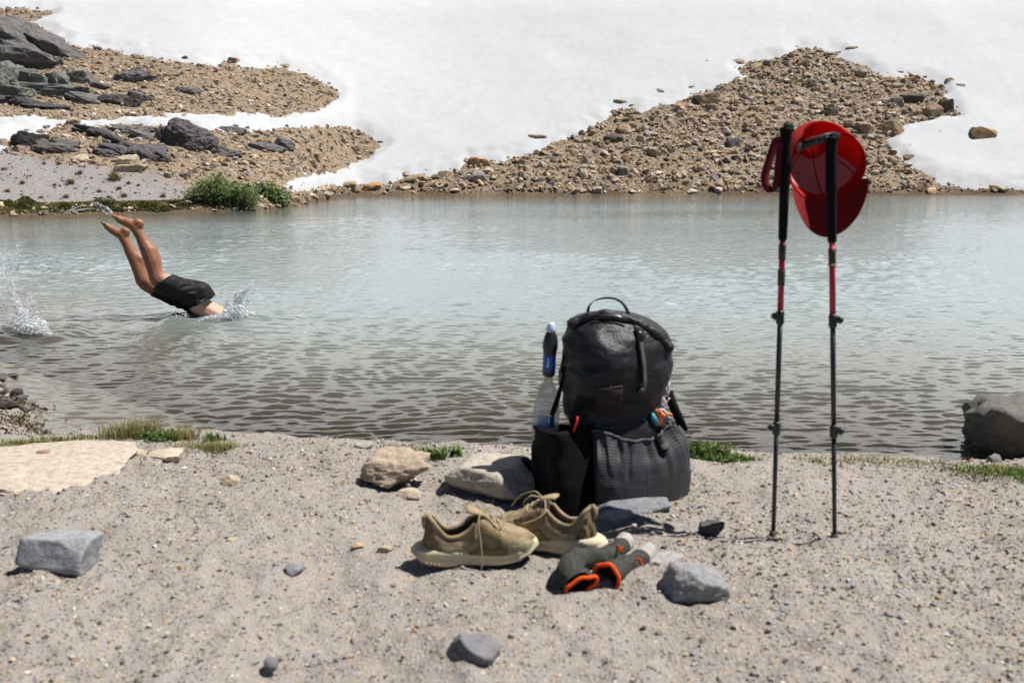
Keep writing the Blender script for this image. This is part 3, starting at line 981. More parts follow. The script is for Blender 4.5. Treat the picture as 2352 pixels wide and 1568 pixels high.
outcrop('rock_outcrop', [(275, 346, 90, 24, 12), (330, 352, 90, 36, 10), (366, 362, 50, 26, 24), (240, 352, 50, 20, 8), (350, 344, 60, 22, 4)], 'sloping purple grey slab above the pale boulders of the gravel slope', (.125, .117, .125))
outcrop('rock_outcrop', [(504, 347, 40, 30, 0), (533, 354, 42, 20, 5)], 'dark grey twin boulder rock right of the big rounded rock face', CL)
outcrop('rock_outcrop', [(648, 332, 46, 26, 22), (600, 337, 60, 20, 8), (626, 338, 46, 20, 10)], 'scattered grey bedrock humps at the right of the lower ridge', CL)
outcrop('rock_outcrop', [(525, 297, 60, 14, 8)], 'low grey bedrock back under the snow edge of the lower ridge', CL)
outcrop('rock_outcrop', [(424, 403, 24, 14, 4)], 'small dark rock standing just above the willow bush', CL)
# ------------------------------------------------------------------ plants
def leaf_mat(name, trans=.35):
    t = NT(name)
    c = t.attr('tint', 'Color')
    d = t.pbsdf(c, .6, None, .25)
    tr = t.n('BsdfTranslucent'); t.l(c, tr.inputs['Color'])
    m = t.n('MixShader'); m.inputs[0].default_value = trans
    t.l(d, m.inputs[1]); t.l(tr.outputs[0], m.inputs[2])
    return t.done(m.outputs[0])
M['leaf'] = leaf_mat('plant_leaves'); M['stem'] = simple('plant_stems', (.16, .11, .06), .8)

def blades(P, h, r, width, pal, w, lean=.5, curl=.35):
    """grass blades: 3 points each side tapering, bent over"""
    n = len(P)
    az = r.random(n) * 2 * np.pi
    ln = lean * np.abs(r.normal(size=n))
    hh = h * (.5 + .7 * r.random(n))
    d = np.stack([np.cos(az), np.sin(az), np.zeros(n)], -1)
    s_ = np.stack([-np.sin(az + .6), np.cos(az + .6), np.zeros(n)], -1) * (width * (.6 + .8 * r.random(n)))[:, None]
    up = np.array([0, 0, 1.])
    p1 = P + (up * .55 + d * (ln * .35)[:, None]) * hh[:, None]
    p2 = P + (up * (1 - .25 * ln)[:, None] + d * (ln * (.8 + curl))[:, None]) * hh[:, None]
    V = np.stack([P - s_, P + s_, p1 + s_ * .7, p1 - s_ * .7, p2], 1).reshape(-1, 3)
    k = (np.arange(n) * 5)[:, None]
    F = np.concatenate([k + [0, 1, 2], k + [0, 2, 3], k + [3, 2, 4]])
    T = np.repeat(pick_colors(r, n, pal, w, .2), 5, 0)
    return V, F, T

def leaves(P, size, r, pal, w, up=.5):
    n = len(P)
    N = r.normal(size=(n, 3)); N[:, 2] += up; N /= np.linalg.norm(N, axis=1)[:, None]
    A = np.cross(N, r.normal(size=(n, 3))); A /= np.linalg.norm(A, axis=1)[:, None]
    B = np.cross(N, A)
    s = (size * (.6 + .8 * r.random(n)))[:, None]
    V = np.stack([P - A * s, P + B * s * .38 + N * s * .12, P + A * s, P - B * s * .38 + N * s * .12], 1).reshape(-1, 3)
    k = (np.arange(n) * 4)[:, None]
    F = np.concatenate([k + [0, 1, 2], k + [0, 2, 3]])
    return V, F, np.repeat(pick_colors(r, n, pal, w, .22), 4, 0)

GREEN = [(.12, .20, .045), (.16, .25, .065), (.075, .14, .035), (.21, .28, .10)]
OLIVE = [(.09, .10, .022), (.13, .13, .03), (.05, .065, .018), (.16, .10, .04)]
DRY = [(.36, .30, .12), (.27, .25, .08), (.17, .19, .045), (.42, .37, .20), (.22, .13, .06)]

def bush(u0, u1, v0, v1, n, label, seed):
    r = np.random.default_rng(seed)
    base = on_hill((u0 + u1) / 2, v1 - 6)[0]
    sc = mpp(base[1])
    W, H = (u1 - u0) * sc / 2, (v1 - v0) * sc
    root = add('willow_bush', None, loc=base, label=label, cat='bush', group='willow bushes on the far shore')
    # many leaning stems from a few root crowns; leaves along their outer parts
    sb = MB(); LP = []
    for i in range(150):
        cx = r.uniform(-.80, .80)
        x0 = np.array([cx * W * .8, r.uniform(-.35, .35) * W * .6, 0.])
        x0[2] = far_z(np.array(base[0] + x0[0]), np.array(base[1] + x0[1])) - base[2]
        hgt = .80 * H * (1 - .62 * cx * cx) * r.uniform(.55, 1.08) * (.84 + .16 * math.sin(cx * 7 + seed))
        tip = x0 + np.array([cx * .22 * W + r.normal() * .12 * W, r.normal() * .16 * W, hgt])
        mid = (x0 + tip) / 2 + r.normal(size=3) * .05 * H
        ts = np.linspace(0, 1, 5)[:, None]
        pts = (1 - ts) ** 2 * x0 + 2 * ts * (1 - ts) * mid + ts ** 2 * tip
        sb.tube(pts, np.linspace(.011, .004, 5), 4, False)
        m = n // 150
        t = np.sqrt(r.uniform(.05, 1, m))[:, None]
        q = (1 - t) ** 2 * x0 + 2 * t * (1 - t) * mid + t ** 2 * tip + r.normal(size=(m, 3)) * np.array([.075, .075, .05])
        LP.append(q)
    add('stems', sb.mesh('stems'), M['stem'], root)
    V, F, T = leaves(np.concatenate(LP), .036, r, [(.16, .24, .065), (.21, .29, .095), (.11, .17, .05), (.27, .32, .15), (.30, .31, .19)], [4, 5, 2.5, 3, 2])
    add('foliage', mesh_np('foliage', V, F, False, T), M['leaf'], root)
bush(428, 602, 396, 474, 5400, 'large green willow bush on the far left shore', 3)
bush(588, 660, 422, 462, 2400, 'smaller green willow bush right of the large one on the far shore', 4)

def mat_clump(name, u, v, wpx, hpx, label, pal, w, n=500, group=None, leaf=.028, seedh=0):
    r = np.random.default_rng(int(u * 7 + v))
    c = on_hill(u, v + hpx * .4)[0]; sc = mpp(c[1])
    a = r.random(n) * 6.283; q = np.sqrt(r.random(n))
    x, y = c[0] + np.cos(a) * q * wpx * sc / 2, c[1] + np.sin(a) * q * wpx * sc * .3
    lump = .55 + .45 * fbm2(x, y, 5, 2, int(u))
    z = far_z(x, y) + (1 - q * q) * hpx * sc * lump * r.random(n) ** .5 * 1.1
    P = np.stack([x, y, z], -1) - c
    V, F, T = leaves(P, leaf, r, pal, w, .9)
    return add(name, mesh_np(name, V, F, False, T), M['leaf'], loc=c, label=label, cat='plant', group=group)
HE = [(.06, .085, .024), (.10, .125, .03), (.16, .16, .04), (.13, .06, .04), (.22, .19, .06)]
for u, v, w, h, lab in [(22, 464, 60, 16, 'dark green heather mat at the left picture edge above the water'), (54, 470, 64, 20, 'low green mat with brown stems near the left end of the far shore'), (62, 459, 50, 14, 'dark heather hump above the low mats at the far left'), (82, 474, 34, 18, 'bright green clump between two heather mats on the far shore'),
                        (129, 480, 22, 15, 'small round dark green shrub alone on the far left bank'), (168, 472, 72, 20, 'green heather mat behind the spray on the far bank'), (246, 466, 82, 26, 'green mat with reddish top right above the raised feet'), (292, 473, 42, 15, 'dark green mat right of the reddish topped one'), (350, 468, 76, 24, 'domed dark green heather mat in the middle of the far bank'), (404, 464, 40, 16, 'thin green mat running up to the large willow bush'), (424, 470, 30, 12, 'little green mat at the foot of the large willow bush')]:
    mat_clump('heather_mat', u, v, w, h, lab, HE if 'bright' not in lab else GREEN, [4, 4, 3, 1.2, 1.5] if 'bright' not in lab else [3, 4, 2, 1], int(w * 16), 'heather mats on the far bank')
# moss and low herbs between the mats: stuff
r = np.random.default_rng(8)
n = 9000
uu = r.uniform(-60, 470, n); vv = 466 + 22 * r.random(n) + np.interp(uu, [0, 470], [3, -6])
P = on_hill(uu, vv)
k = fbm2(P[:, 0], P[:, 1], 1.6, 3, 4) > -.12
k &= (P[:, 1] - np.interp(P[:, 0] / P[:, 1], FS_U, FS_Y)) > .12
P = P[k]; P[:, 2] += .02
V, F, T = leaves(P, .026, r, HE + [(.20, .155, .08), (.24, .22, .08)], [1.5, 3, 4, 1, 4, 5, 3], 1.4)
add('ground_cover', mesh_np('ground_cover', V, F, False, T), M['leaf'], kind='stuff', label='olive moss and herbs carpeting the far bank by the waterline')
for u, v, w in [(9, 386, 13), (163, 417, 21), (52, 417, 13), (126, 421, 10), (184, 394, 14), (262, 408, 34), (296, 417, 11), (274, 430, 13), (228, 436, 11), (152, 449, 14), (18, 436, 13), (102, 372, 11), (135, 373, 13), (318, 422, 9), (250, 449, 10), (95, 450, 10), (285, 447, 15), (330, 380, 10), (375, 447, 14), (24, 396, 6), (200, 428, 6), (70, 400, 6), (210, 405, 7)]:
    c = on_hill(u, v + 5)[0]; rg = np.random.default_rng(int(u + v)); sc = mpp(c[1])
    n = int(w * 7)
    P = c + np.stack([rg.normal(size=n) * w * sc * .16, rg.normal(size=n) * w * sc * .14, np.zeros(n)], -1)
    P[:, 2] = far_z(P[:, 0], P[:, 1])
    V, F, T = blades(P - c, w * sc * .62, rg, .006, [(.24, .175, .085), (.25, .22, .10), (.19, .15, .065), (.29, .19, .12)], [3, 3, 2, 1.5], .75)
    big = u in (163, 262)
    lab = {163: 'largest dark grass tussock in the middle of the grey gravel slope', 262: 'wide low brown grass tussock on the grey gravel slope under the pale boulders'}.get(u, 'small brown grass tussock on the grey gravel slope across the lake')
    add('grass_tussock', mesh_np('grass_tussock', V, F, False, T), M['leaf'], loc=c, label=lab, cat='grass tuft', group=None if big else 'small grass tussocks on the gravel slope')

# ------------------------------------------------------------------ beach pebbles: too many to count
r = np.random.default_rng(19)
n = 60000
yy = 1.6 + 3.0 * r.random(n) ** .85
xx = (r.random(n) - .5) * 2 * (.57 * yy + .3)
s_ = near_s(xx, yy)
patch = fbm2(xx, yy, 1.1, 3, 33) + .6 * fbm2(xx, yy, 5, 2, 34)
ok = (s_ > -.25) & (r.random(n) < .55 + .5 * patch)
xx, yy = xx[ok], yy[ok]
sz = .0030 + .0022 * r.pareto(2.1, len(xx))
sz = np.minimum(sz, .0105)
P = np.stack([xx, yy, near_z(xx, yy) + sz * .25], -1)
PEB = [(.30, .26, .22), (.36, .30, .24), (.43, .34, .22), (.28, .275, .28), (.35, .36, .375), (.10, .09, .085), (.50, .46, .40), (.37, .23, .12), (.055, .05, .05), (.22, .185, .16)]
PEBW = [5, 5, 3, 3, 2.4, .8, 1.4, .9, .3, 2.4]
PH = [hull_rock(500 + i, (1, .8, .6), 8) for i in range(8)]
scatter('pebbles', PH, P, sz, pick_colors(r, len(P), PEB, PEBW), r, M['pebbles'], .4, label='small mixed grey, tan and orange pebbles strewn over the beach')

# ------------------------------------------------------------------ stones on the beach, each its own
BST = [cut_rock(700 + i, (1, .85, .7), 14, 20, 3, .05, 2.6) for i in range(8)]
BST_ME = [mesh_np('stone', V, F, smooth=True) for V, F in BST]
for m_ in BST_ME: m_.materials.append(M['stone'])

def stone(u0, u1, v0, v1, color, label, seed, yr=0.0, planes=14, p=18, rough=.05, deep=.9, sink=.25, block=False, sub=5, name='stone', y=None, group=None, mat=None, tilt=(0, 0), flat=1.0):
    """a stone whose outline fills the traced box; its foot stands on the beach"""
    um = (u0 + u1) / 2
    p0 = on_beach(um, v1)[0]
    y0 = p0[1] if y is None else y
    sc = (y0 * CT + (CAM_H - .2) * ST) / FPX
    w = (u1 - u0) * sc
    hh = (v1 - v0) * sc
    V, F = cut_rock(seed, (1, 1, 1), planes, p, sub, rough, 2.4, block=block)
    V = V / np.ptp(V, axis=0)
    dep = w * deep
    # seen from above by about 15 degrees: part of the box height is depth
    h = max((hh - dep * .24) / .95, hh * .35) * flat
    V = V * np.array([w, dep, h * (1 + sink)])
    Rz = Matrix.Rotation(yr, 3, 'Z') @ Matrix.Rotation(tilt[0], 3, 'X') @ Matrix.Rotation(tilt[1], 3, 'Y')
    V = V @ np.array(Rz).T
    cy = y0 + dep * .5
    c = np.array([(um - 1176) * (cy * CT + (CAM_H - .2) * ST) / FPX, cy, 0.])
    c[2] = near_z(np.array(c[0]), np.array(cy), False) + h * (.5 - sink * .5)
    return add(name, mesh_np(name, V, F, True), mat or M['stone'], loc=c, label=label, cat='stone', color=color, group=group)

GR, BG, TN, PL, DK = (.255, .255, .262), (.20, .215, .235), (.41, .33, .245), (.50, .42, .325), (.075, .072, .075)
stone(60, 234, 1214, 1322, (.31, .315, .325), 'grey square block stone on the beach at the left', 41, -.22, 6, 30, .02, .62, .12, True, 5, tilt=(-.10, .05))
stone(-170, 296, 1050, 1156, (.47, .405, .33), 'large flat cream slab at the left edge, sunk in the gravel', 52, .16, 10, 14, .075, .95, .5, False, 5, flat=.8)
stone(812, 982, 1030, 1118, TN, 'rough tan rock lying by the shore in the middle of the beach', 43, .1, 14, 16, .10, .7, .25)
stone(912, 966, 1117, 1142, PL, 'small pale rounded stone just below the rough tan rock', 44, 0, 12, 10, .04, .8, .3)
stone(1018, 1236, 1090, 1196, (.43, .38, .32), 'wide tan stone behind the shoes, half in the shade of the backpack', 45, -.2, 12, 14, .035, .8, .25, y=3.06)
stone(1350, 1540, 1202, 1258, (.23, .235, .25), 'grey blue stone under the front of the backpack', 46, .15, 12, 22, .05, .6, .35, y=2.90)
stone(1372, 1450, 1196, 1242, (.33, .33, .33), 'light grey chip leaning in front of the stone under the backpack', 47, .3, 10, 24, .05, .5, .2, y=2.84, sub=4)
stone(1490, 1600, 1262, 1316, (.36, .35, .34), 'flat light grey stone under the toe of the right sock', 48, 0, 10, 18, .04, .8, .4, sub=4, flat=.6)
stone(1606, 1664, 1190, 1230, (.10, .098, .10), 'small dark grey stone between the backpack and the poles', 49, .2, 12, 24, .08, .8, .2, sub=4)
stone(1502, 1664, 1284, 1396, (.275, .27, .275), 'grey rough stone right of the socks', 50, .3, 11, 20, .07, .75, .22)
stone(1022, 1142, 1464, 1542, (.195, .19, .197), 'grey tilted stone at the bottom middle of the beach', 51, -.3, 9, 24, .045, .8, .3, tilt=(0, .3))
stone(2202, 2500, 872, 1056, (.15, .14, .128), 'big dark pitted boulder in the shallow water at the right edge', 62, .4, 16, 11, .10, .8, .12, name='boulder', y=4.0, flat=1.32)
stone(326, 418, 1018, 1060, PL, 'pale tan flat stone by the grass on the left beach', 54, 0, 12, 12, .05, .8, .3, flat=.7)
stone(288, 336, 1028, 1052, (.46, .37, .26), 'small cream stone left of the pale tan flat stone', 55, .2, 10, 20, .05, .8, .3, sub=4)
stone(210, 272, 1016, 1042, (.42, .30, .22), 'pinkish tan stone near the grass left of the small cream stone', 56, .1, 12, 18, .05, .8, .3, sub=4)
stone(38, 90, 1036, 1064, PL, 'pale stone on the far edge of the large cream slab', 57, 0, 10, 14, .04, .8, .3, sub=4)
stone(84, 114, 1033, 1064, (.32, .20, .135), 'reddish brown stone right of the pale stone at the cream slab', 58, .2, 10, 26, .05, .8, .2, sub=4)
stone(372, 412, 1044, 1072, (.10, .07, .05), 'dark brown clod below the pale tan flat stone', 59, .2, 14, 14, .16, .8, .2, sub=4)
stone(508, 552, 1088, 1114, (.45, .37, .27), 'small cream pointed stone alone left of the rough tan rock', 60, .2, 9, 20, .05, .8, .3, sub=4)
stone(653, 702, 1290, 1320, (.27, .28, .295), 'small blue grey stone alone on the open gravel', 61, .4, 10, 14, .05, .8, .2, sub=4)
stone(238, 352, 1194, 1222, BG, 'flat blue grey stone barely showing right of the square block', 63, .1, 10, 14, .04, .6, .6, sub=4, flat=.5)
stone(174, 212, 1184, 1204, (.30, .31, .33), 'little grey stone just behind the square block', 64, .2, 10, 16, .05, .8, .3, sub=4)
stone(78, 132, 1338, 1366, (.28, .285, .29), 'small grey stone in front of the square block', 65, .1, 10, 16, .05, .8, .3, sub=4)
stone(518, 548, 1232, 1254, (.44, .36, .25), 'little cream stone on the gravel left of the shoes', 66, .1, 10, 16, .05, .8, .3, sub=4)
stone(812, 856, 1010, 1034, (.36, .33, .28), 'pale mossy stone at the waterline above the rough tan rock', 67, .1, 10, 16, .05, .8, .3, sub=4)
stone(590, 642, 1164, 1184, (.33, .33, .33), 'small light grey flake stone on the left gravel', 68, .2, 10, 18, .05, .8, .4, sub=4)
stone(155, 222, 1130, 1146, (.40, .36, .30), 'thin pale sliver stone below the large cream slab', 69, .1, 10, 16, .05, .6, .4, sub=4)
stone(808, 836, 1246, 1258, (.44, .33, .19), 'small orange tan chip left of the left shoe', 70, .1, 10, 16, .05, .8, .3, sub=4)
stone(865, 900, 1250, 1268, (.40, .33, .24), 'small tan chip nearest the heel of the left shoe', 71, .3, 10, 16, .05, .8, .3, sub=4)
stone(1428, 1476, 1092, 1110, (.3, .3, .3), 'small grey stone hidden at the backpack', 72, .3, 10, 16, .05, .8, .3, sub=4) if False else None
stone(2268, 2304, 1040, 1062, (.2, .19, .18), 'small wet stone at the foot of the big boulder', 73, .3, 10, 16, .05, .8, .3, sub=4)
# smaller loose stones, clearly single but alike
rr = np.random.default_rng(91)
cnt = 0
taken = [(950, 1150, 1250, 1330), (1200, 1640, 680, 1280), (1270, 1530, 1220, 1380), (0, 300, 1040, 1160), (40, 250, 1200, 1340)]
while cnt < 90:
    u, v = rr.uniform(0, 2352), rr.uniform(1030, 1560)
    if any(a - 15 < u < b + 15 and c - 10 < v < d + 15 for a, b, c, d in taken): continue
    p = on_beach(u, v)[0]
    if near_s(p[0:1], p[1:2])[0] < .1: continue
    w = (9 + 6 * rr.pareto(2.6)) * mpp(p[1])
    if w > .04: continue
    c = tuple(pick_colors(rr, 1, PEB, PEBW)[0])
    tone = 'dark' if c[1] < .13 else 'grey' if abs(c[0] - c[2]) < .05 else 'pale' if c[1] > .33 else 'tan'
    where = 'left of the shoes' if u < 950 else 'right of the backpack' if u > 1580 else 'in the middle'
    row = 'front' if v > 1330 else 'rear'
    add('pebble', BST_ME[cnt % 8], None, loc=(p[0], p[1], p[2] + w * .12), rot=(rr.uniform(-.3, .3), rr.uniform(-.3, .3), rr.uniform(0, 6.28)), scale=(w * .55, w * .5, w * .42),
        label=f'small loose {tone} pebble on the {row} gravel {where}', cat='pebble', group='loose larger pebbles on the beach', color=c)
    cnt += 1

# ------------------------------------------------------------------ dark bank with wet stones at the left water edge
rr = np.random.default_rng(23)
cnt = 0
spots = [(20, 868), (28, 866), (4, 880), (10, 905), (30, 905), (8, 925), (40, 925), (22, 918), (50, 930), (35, 938), (12, 945), (58, 946), (48, 955), (30, 960), (60, 962), (8, 965), (70, 958), (103, 940), (92, 975), (110, 962), (100, 990), (40, 985), (180, 973)]
for u, v in spots:
    p = lake_pt(np.array([float(u)]), np.array([float(v)]))[0]
    w = rr.uniform(16, 34) * mpp(p[1]) * (.7 if u > 85 else 1)
    zz = max(float(near_z(np.array(p[0]), np.array(p[1]), False)), -.01)
    add('pebble', BST_ME[cnt % 8], None, loc=(p[0], p[1], zz + w * .12), rot=(rr.uniform(-.3, .3), rr.uniform(-.3, .3), rr.uniform(0, 6.28)), scale=(w * .55, w * .5, w * .42),
        label='wet dark stone on the mossy bank at the left water edge' if u < 85 else 'wet dark stone standing alone in the shallows off the left bank', cat='pebble', group='stones of the left bank' if u < 85 else 'stones in the shallows by the left bank', color=random.choice([(.07, .06, .055), (.11, .10, .095), (.17, .15, .13), (.06, .05, .05)]))
    cnt += 1

def tuft_patch(name, pts, n, h, width, pal, w, label, seed, spread=.05, lean=.5, kind='stuff', cat=None, leaf=0, group=None):
    r = np.random.default_rng(seed)
    n = int(n * .72); h = h * (.8 if kind is None else .7)
    pts = np.asarray(pts, float)
    P = on_beach(pts[:, 0], pts[:, 1])
    seg = r.random(n) * (len(P) - 1)
    i = np.minimum(seg.astype(int), len(P) - 2) if len(P) > 1 else np.zeros(n, int)
    f = (seg - i)[:, None] if len(P) > 1 else np.zeros((n, 1))
    Q = P[i] * (1 - f) + P[np.minimum(i + 1, len(P) - 1)] * f
    Q = Q + r.normal(size=(n, 3)) * np.array([spread, spread * .7, 0])
    Q[:, 2] = np.maximum(near_z(Q[:, 0], Q[:, 1], False), -.01)
    c = Q.mean(0)
    k = (fbm2(Q[:, 0], Q[:, 1], 4, 2, seed) > -.25) | (kind is None)
    V, F, T = blades(Q[k] - c, h, r, width, pal, w, lean)
    if leaf:
        L = Q[k] - c + np.stack([r.normal(size=k.sum()) * .02, r.normal(size=k.sum()) * .02, r.random(k.sum()) * h * .9], -1)
        V2, F2, T2 = leaves(L, leaf, r, pal, w, .6)
        V, F, T = np.concatenate([V, V2]), np.concatenate([F, F2 + len(V)]), np.concatenate([T, T2])
    return add(name, mesh_np(name, V, F, False, T), M['leaf'], loc=c, kind=kind, label=label, cat=cat, group=group)

tuft_patch('shore_grass', [(-60, 1028), (10, 1024), (60, 1018), (130, 1012), (200, 1008), (260, 1005), (330, 1003)], 1000, .036, .0022, DRY + GREEN[:2], [4, 4, 4, 2, 1, 2, 2], 'short yellow green grass fringe along the near left shoreline', 1, .035, .6)
tuft_patch('grass_tuft', [(268, 1006), (300, 1003), (318, 1004)], 420, .10, .0018, DRY, [4, 3, 3, 4, 1], 'tall dry grass tuft in front of the diver reflection on the near shore', 2, .04, .45, None, 'grass tuft')
tuft_patch('grass_tuft', [(336, 1006), (350, 1005)], 260, .11, .0018, DRY, [4, 3, 3, 4, 1], 'dry grass tuft right next to the tall one on the near shore', 3, .03, .5, None, 'grass tuft')
tuft_patch('green_plant', [(362, 1008), (396, 1008)], 420, .045, .004, GREEN, [3, 3, 3, 1], 'bright green low plant between the grass tufts of the near left shore', 4, .03, .8, None, 'plant', .009)
tuft_patch('grass_tuft', [(415, 1008), (432, 1010)], 260, .075, .0018, DRY, [4, 3, 3, 4, 1], 'dry tuft behind the pale tan flat stone', 5, .03, .6, None, 'grass tuft')
tuft_patch('grass_tuft', [(440, 1030), (470, 1034), (490, 1030)], 420, .05, .002, DRY + GREEN[:1], [3, 3, 5, 3, 1, 3], 'low spreading green yellow tuft on the gravel right of the flat stone', 6, .05, .8, None, 'grass tuft')
tuft_patch('grass_tuft', [(520, 1034), (540, 1032)], 160, .05, .002, DRY + GREEN[:1], [3, 3, 4, 3, 1, 3], 'small tuft furthest right of the near left shore grass', 7, .03, .8, None, 'grass tuft')
tuft_patch('grass_tuft', [(484, 1012), (500, 1012)], 120, .055, .003, GREEN, [3, 3, 3, 1], 'small green sprout by the waterline left of centre', 8, .02, .6, None, 'grass tuft')
tuft_patch('shore_grass', [(870, 1032), (930, 1030), (985, 1036), (1060, 1036), (1130, 1040)], 420, .035, .002, DRY + GREEN[:2], [2, 3, 4, 1, 1, 4, 3], 'sparse yellow green grass at the waterline behind the rough tan rock', 9, .05, .6)
tuft_patch('leafy_plant', [(978, 1052), (1006, 1050)], 90, .06, .0085, GREEN, [4, 4, 2, 2], 'green broad leaved plant on the gravel behind the tan rock', 10, .025, .75, None, 'plant')
tuft_patch('leafy_plant', [(1036, 1048), (1052, 1048)], 60, .055, .008, GREEN, [4, 4, 2, 2], 'second broad leaved plant right of the first behind the tan rock', 12, .018, .75, None, 'plant')
tuft_patch('leafy_plant', [(1578, 1046), (1600, 1048), (1640, 1050)], 420, .085, .006, GREEN + OLIVE[:2], [4, 3, 2, 3, 2, 2], 'green and yellow leafy plants on the shore just right of the backpack', 13, .04, .5, 'stuff', None, .012)
tuft_patch('herb_mat', [(1610, 1054), (1660, 1056), (1700, 1060), (1735, 1062)], 900, .035, .005, GREEN + OLIVE[:2], [3, 2, 2, 3, 2, 1], 'low green herb mat between the backpack and the left pole', 14, .035, .8, 'stuff', None, .008)
tuft_patch('shore_grass', [(1760, 1060), (1850, 1062), (1950, 1062), (2060, 1064), (2150, 1066)], 700, .035, .002, DRY + GREEN[:1], [4, 3, 4, 3, 1, 2], 'sparse yellow grass at the waterline around the poles', 15, .05, .7)
tuft_patch('shore_grass', [(2230, 1082), (2290, 1084), (2352, 1086), (2420, 1092)], 1300, .035, .003, GREEN + DRY[:3], [3, 3, 3, 2, 2, 2, 2], 'green grass patch on the gravel below the big boulder at the right', 16, .07, .8)
tuft_patch('shore_grass', [(2330, 1104), (2400, 1112)], 260, .035, .003, GREEN + DRY[:3], [3, 3, 3, 2, 2, 2, 2], 'small grass patch at the right picture edge', 17, .05, .8)
BANK = [(.12, .05, .035), (.09, .065, .03), (.06, .05, .025), (.20, .14, .07), (.10, .15, .03)]
tuft_patch('bank_plants', [(0, 918), (30, 928), (50, 936)], 500, .036, .003, BANK, [4, 4, 3, 2, .6], 'reddish brown plants on the left bank', 18, .08, .8, 'stuff', None, .010)
tuft_patch('bank_plants', [(-10, 985), (20, 975), (50, 968), (72, 966)], 650, .038, .003, BANK, [4, 4, 3, 2, 2], 'reddish and green plants at the tip of the left bank', 19, .09, .8, 'stuff', None, .011)
tuft_patch('bank_plants', [(85, 992), (110, 988)], 160, .04, .003, BANK, [3, 3, 3, 4, 1], 'dark mossy clump standing in the water off the left bank', 20, .04, .7, 'stuff', None, .010)
tuft_patch('shore_grass', [(-20, 1036), (12, 1030)], 240, .03, .003, OLIVE + GREEN[:1], [3, 3, 3, 1, 2], 'olive moss cushion at the left picture edge by the water', 21, .04, .8)
# ------------------------------------------------------------------ materials of the gear
def ripstop_mat():
    t = NT('gridded_stretch_mesh')
    c = t.n('UVMap')
    sep = t.n('SeparateXYZ'); t.l(c.outputs[0], sep.inputs[0])
    def lines(o, n, w):
        f = t.math('FRACT', t.math('MULTIPLY', o, n))
        return t.math('LESS_THAN', f, w)
    ln = t.math('MAXIMUM', lines(sep.outputs[1], 34, .36), t.math('MULTIPLY', lines(sep.outputs[0], 60, .2), .6))
    col = t.mix(ln, (.052, .052, .058), (.008, .008, .009))
    return t.done(t.pbsdf(col, .5, t.bump(ln, .35, .001), .5))

def sailcloth_mat():
    t = NT('black_sailcloth')
    c = t.coord()
    n = t.noise(c, 7, 5, .55); n2 = t.noise(c, 45, 3)
    col = t.ramp(n.outputs[0], [(.3, (.004, .004, .005)), (.7, (.024, .024, .028))])
    h = t.math('ADD', n.outputs[0], t.math('MULTIPLY', n2.outputs[0], .3))
    return t.done(t.pbsdf(col, .5, t.bump(h, .8, .018), .3))

def cap_mat():
    t = NT('red_cap_cotton')
    c = t.coord()
    nz = t.noise(c, 160, 3)
    col = t.ramp(nz.outputs[0], [(.3, (.40, .022, .018)), (.7, (.52, .04, .032))])
    d = t.pbsdf(col, .85, t.bump(nz.outputs[0], .2, .001), .15)
    tr = t.n('BsdfTranslucent'); tr.inputs['Color'].default_value = (.78, .02, .016, 1)
    m = t.n('MixShader'); m.inputs[0].default_value = .36
    t.l(d, m.inputs[1]); t.l(tr.outputs[0], m.inputs[2])
    return t.done(m.outputs[0])

def bottle_mat():
    t = NT('clear_bottle_plastic')
    tr = t.n('BsdfTransparent'); tr.inputs['Color'].default_value = (.90, .91, .92, 1)
    gl = t.n('BsdfGlossy'); gl.inputs['Roughness'].default_value = .12
    df = t.n('BsdfDiffuse'); df.inputs['Color'].default_value = (.62, .60, .58, 1)
    tl = t.n('BsdfTranslucent'); tl.inputs['Color'].default_value = (.62, .60, .58, 1)
    lw = t.n('LayerWeight'); lw.inputs['Blend'].default_value = .35
    a = t.n('MixShader'); a.inputs[0].default_value = .5; t.l(df.outputs[0], a.inputs[1]); t.l(tl.outputs[0], a.inputs[2])
    b = t.n('MixShader'); b.inputs[0].default_value = .45; t.l(tr.outputs[0], b.inputs[1]); t.l(a.outputs[0], b.inputs[2])
    e = t.n('MixShader'); t.l(t.math('MULTIPLY', lw.outputs['Facing'], .35), e.inputs[0]); t.l(b.outputs[0], e.inputs[1]); t.l(gl.outputs[0], e.inputs[2])
    return t.done(e.outputs[0])

def skin_mat():
    t = NT('skin')
    c = t.coord()
    nz = t.noise(c, 15, 5, .65)
    tan = t.attr('tan')
    col = t.mix(tan, (.56, .36, .265), (.31, .138, .072))
    col = t.mix(t.math('MULTIPLY', nz.outputs[0], .75), col, t.mix(tan, (.47, .27, .19), (.20, .08, .042)))
    n2 = t.noise(c, 130, 3)
    x = t.pbsdf(col, .5, t.bump(n2.outputs[0], .25, .004), .35)
    return t.done(x)

def splash_mat():
    t = NT('splash_water')
    tr = t.n('BsdfTransparent'); tr.inputs['Color'].default_value = (.95, .97, .98, 1)
    gs = t.n('BsdfGlossy'); gs.inputs['Roughness'].default_value = .05
    fr = t.n('Fresnel'); fr.inputs['IOR'].default_value = 1.33
    gl = t.n('MixShader'); t.l(fr.outputs[0], gl.inputs[0]); t.l(tr.outputs[0], gl.inputs[1]); t.l(gs.outputs[0], gl.inputs[2])
    df = t.n('BsdfDiffuse'); df.inputs['Color'].default_value = (.95, .96, .97, 1)
    tl = t.n('BsdfTranslucent'); tl.inputs['Color'].default_value = (.90, .93, .95, 1)
    a = t.n('MixShader'); a.inputs[0].default_value = .5; t.l(df.outputs[0], a.inputs[1]); t.l(tl.outputs[0], a.inputs[2])
    b = t.n('MixShader'); b.inputs[0].default_value = .86; t.l(gl.outputs[0], b.inputs[1]); t.l(a.outputs[0], b.inputs[2])
    return t.done(b.outputs[0])

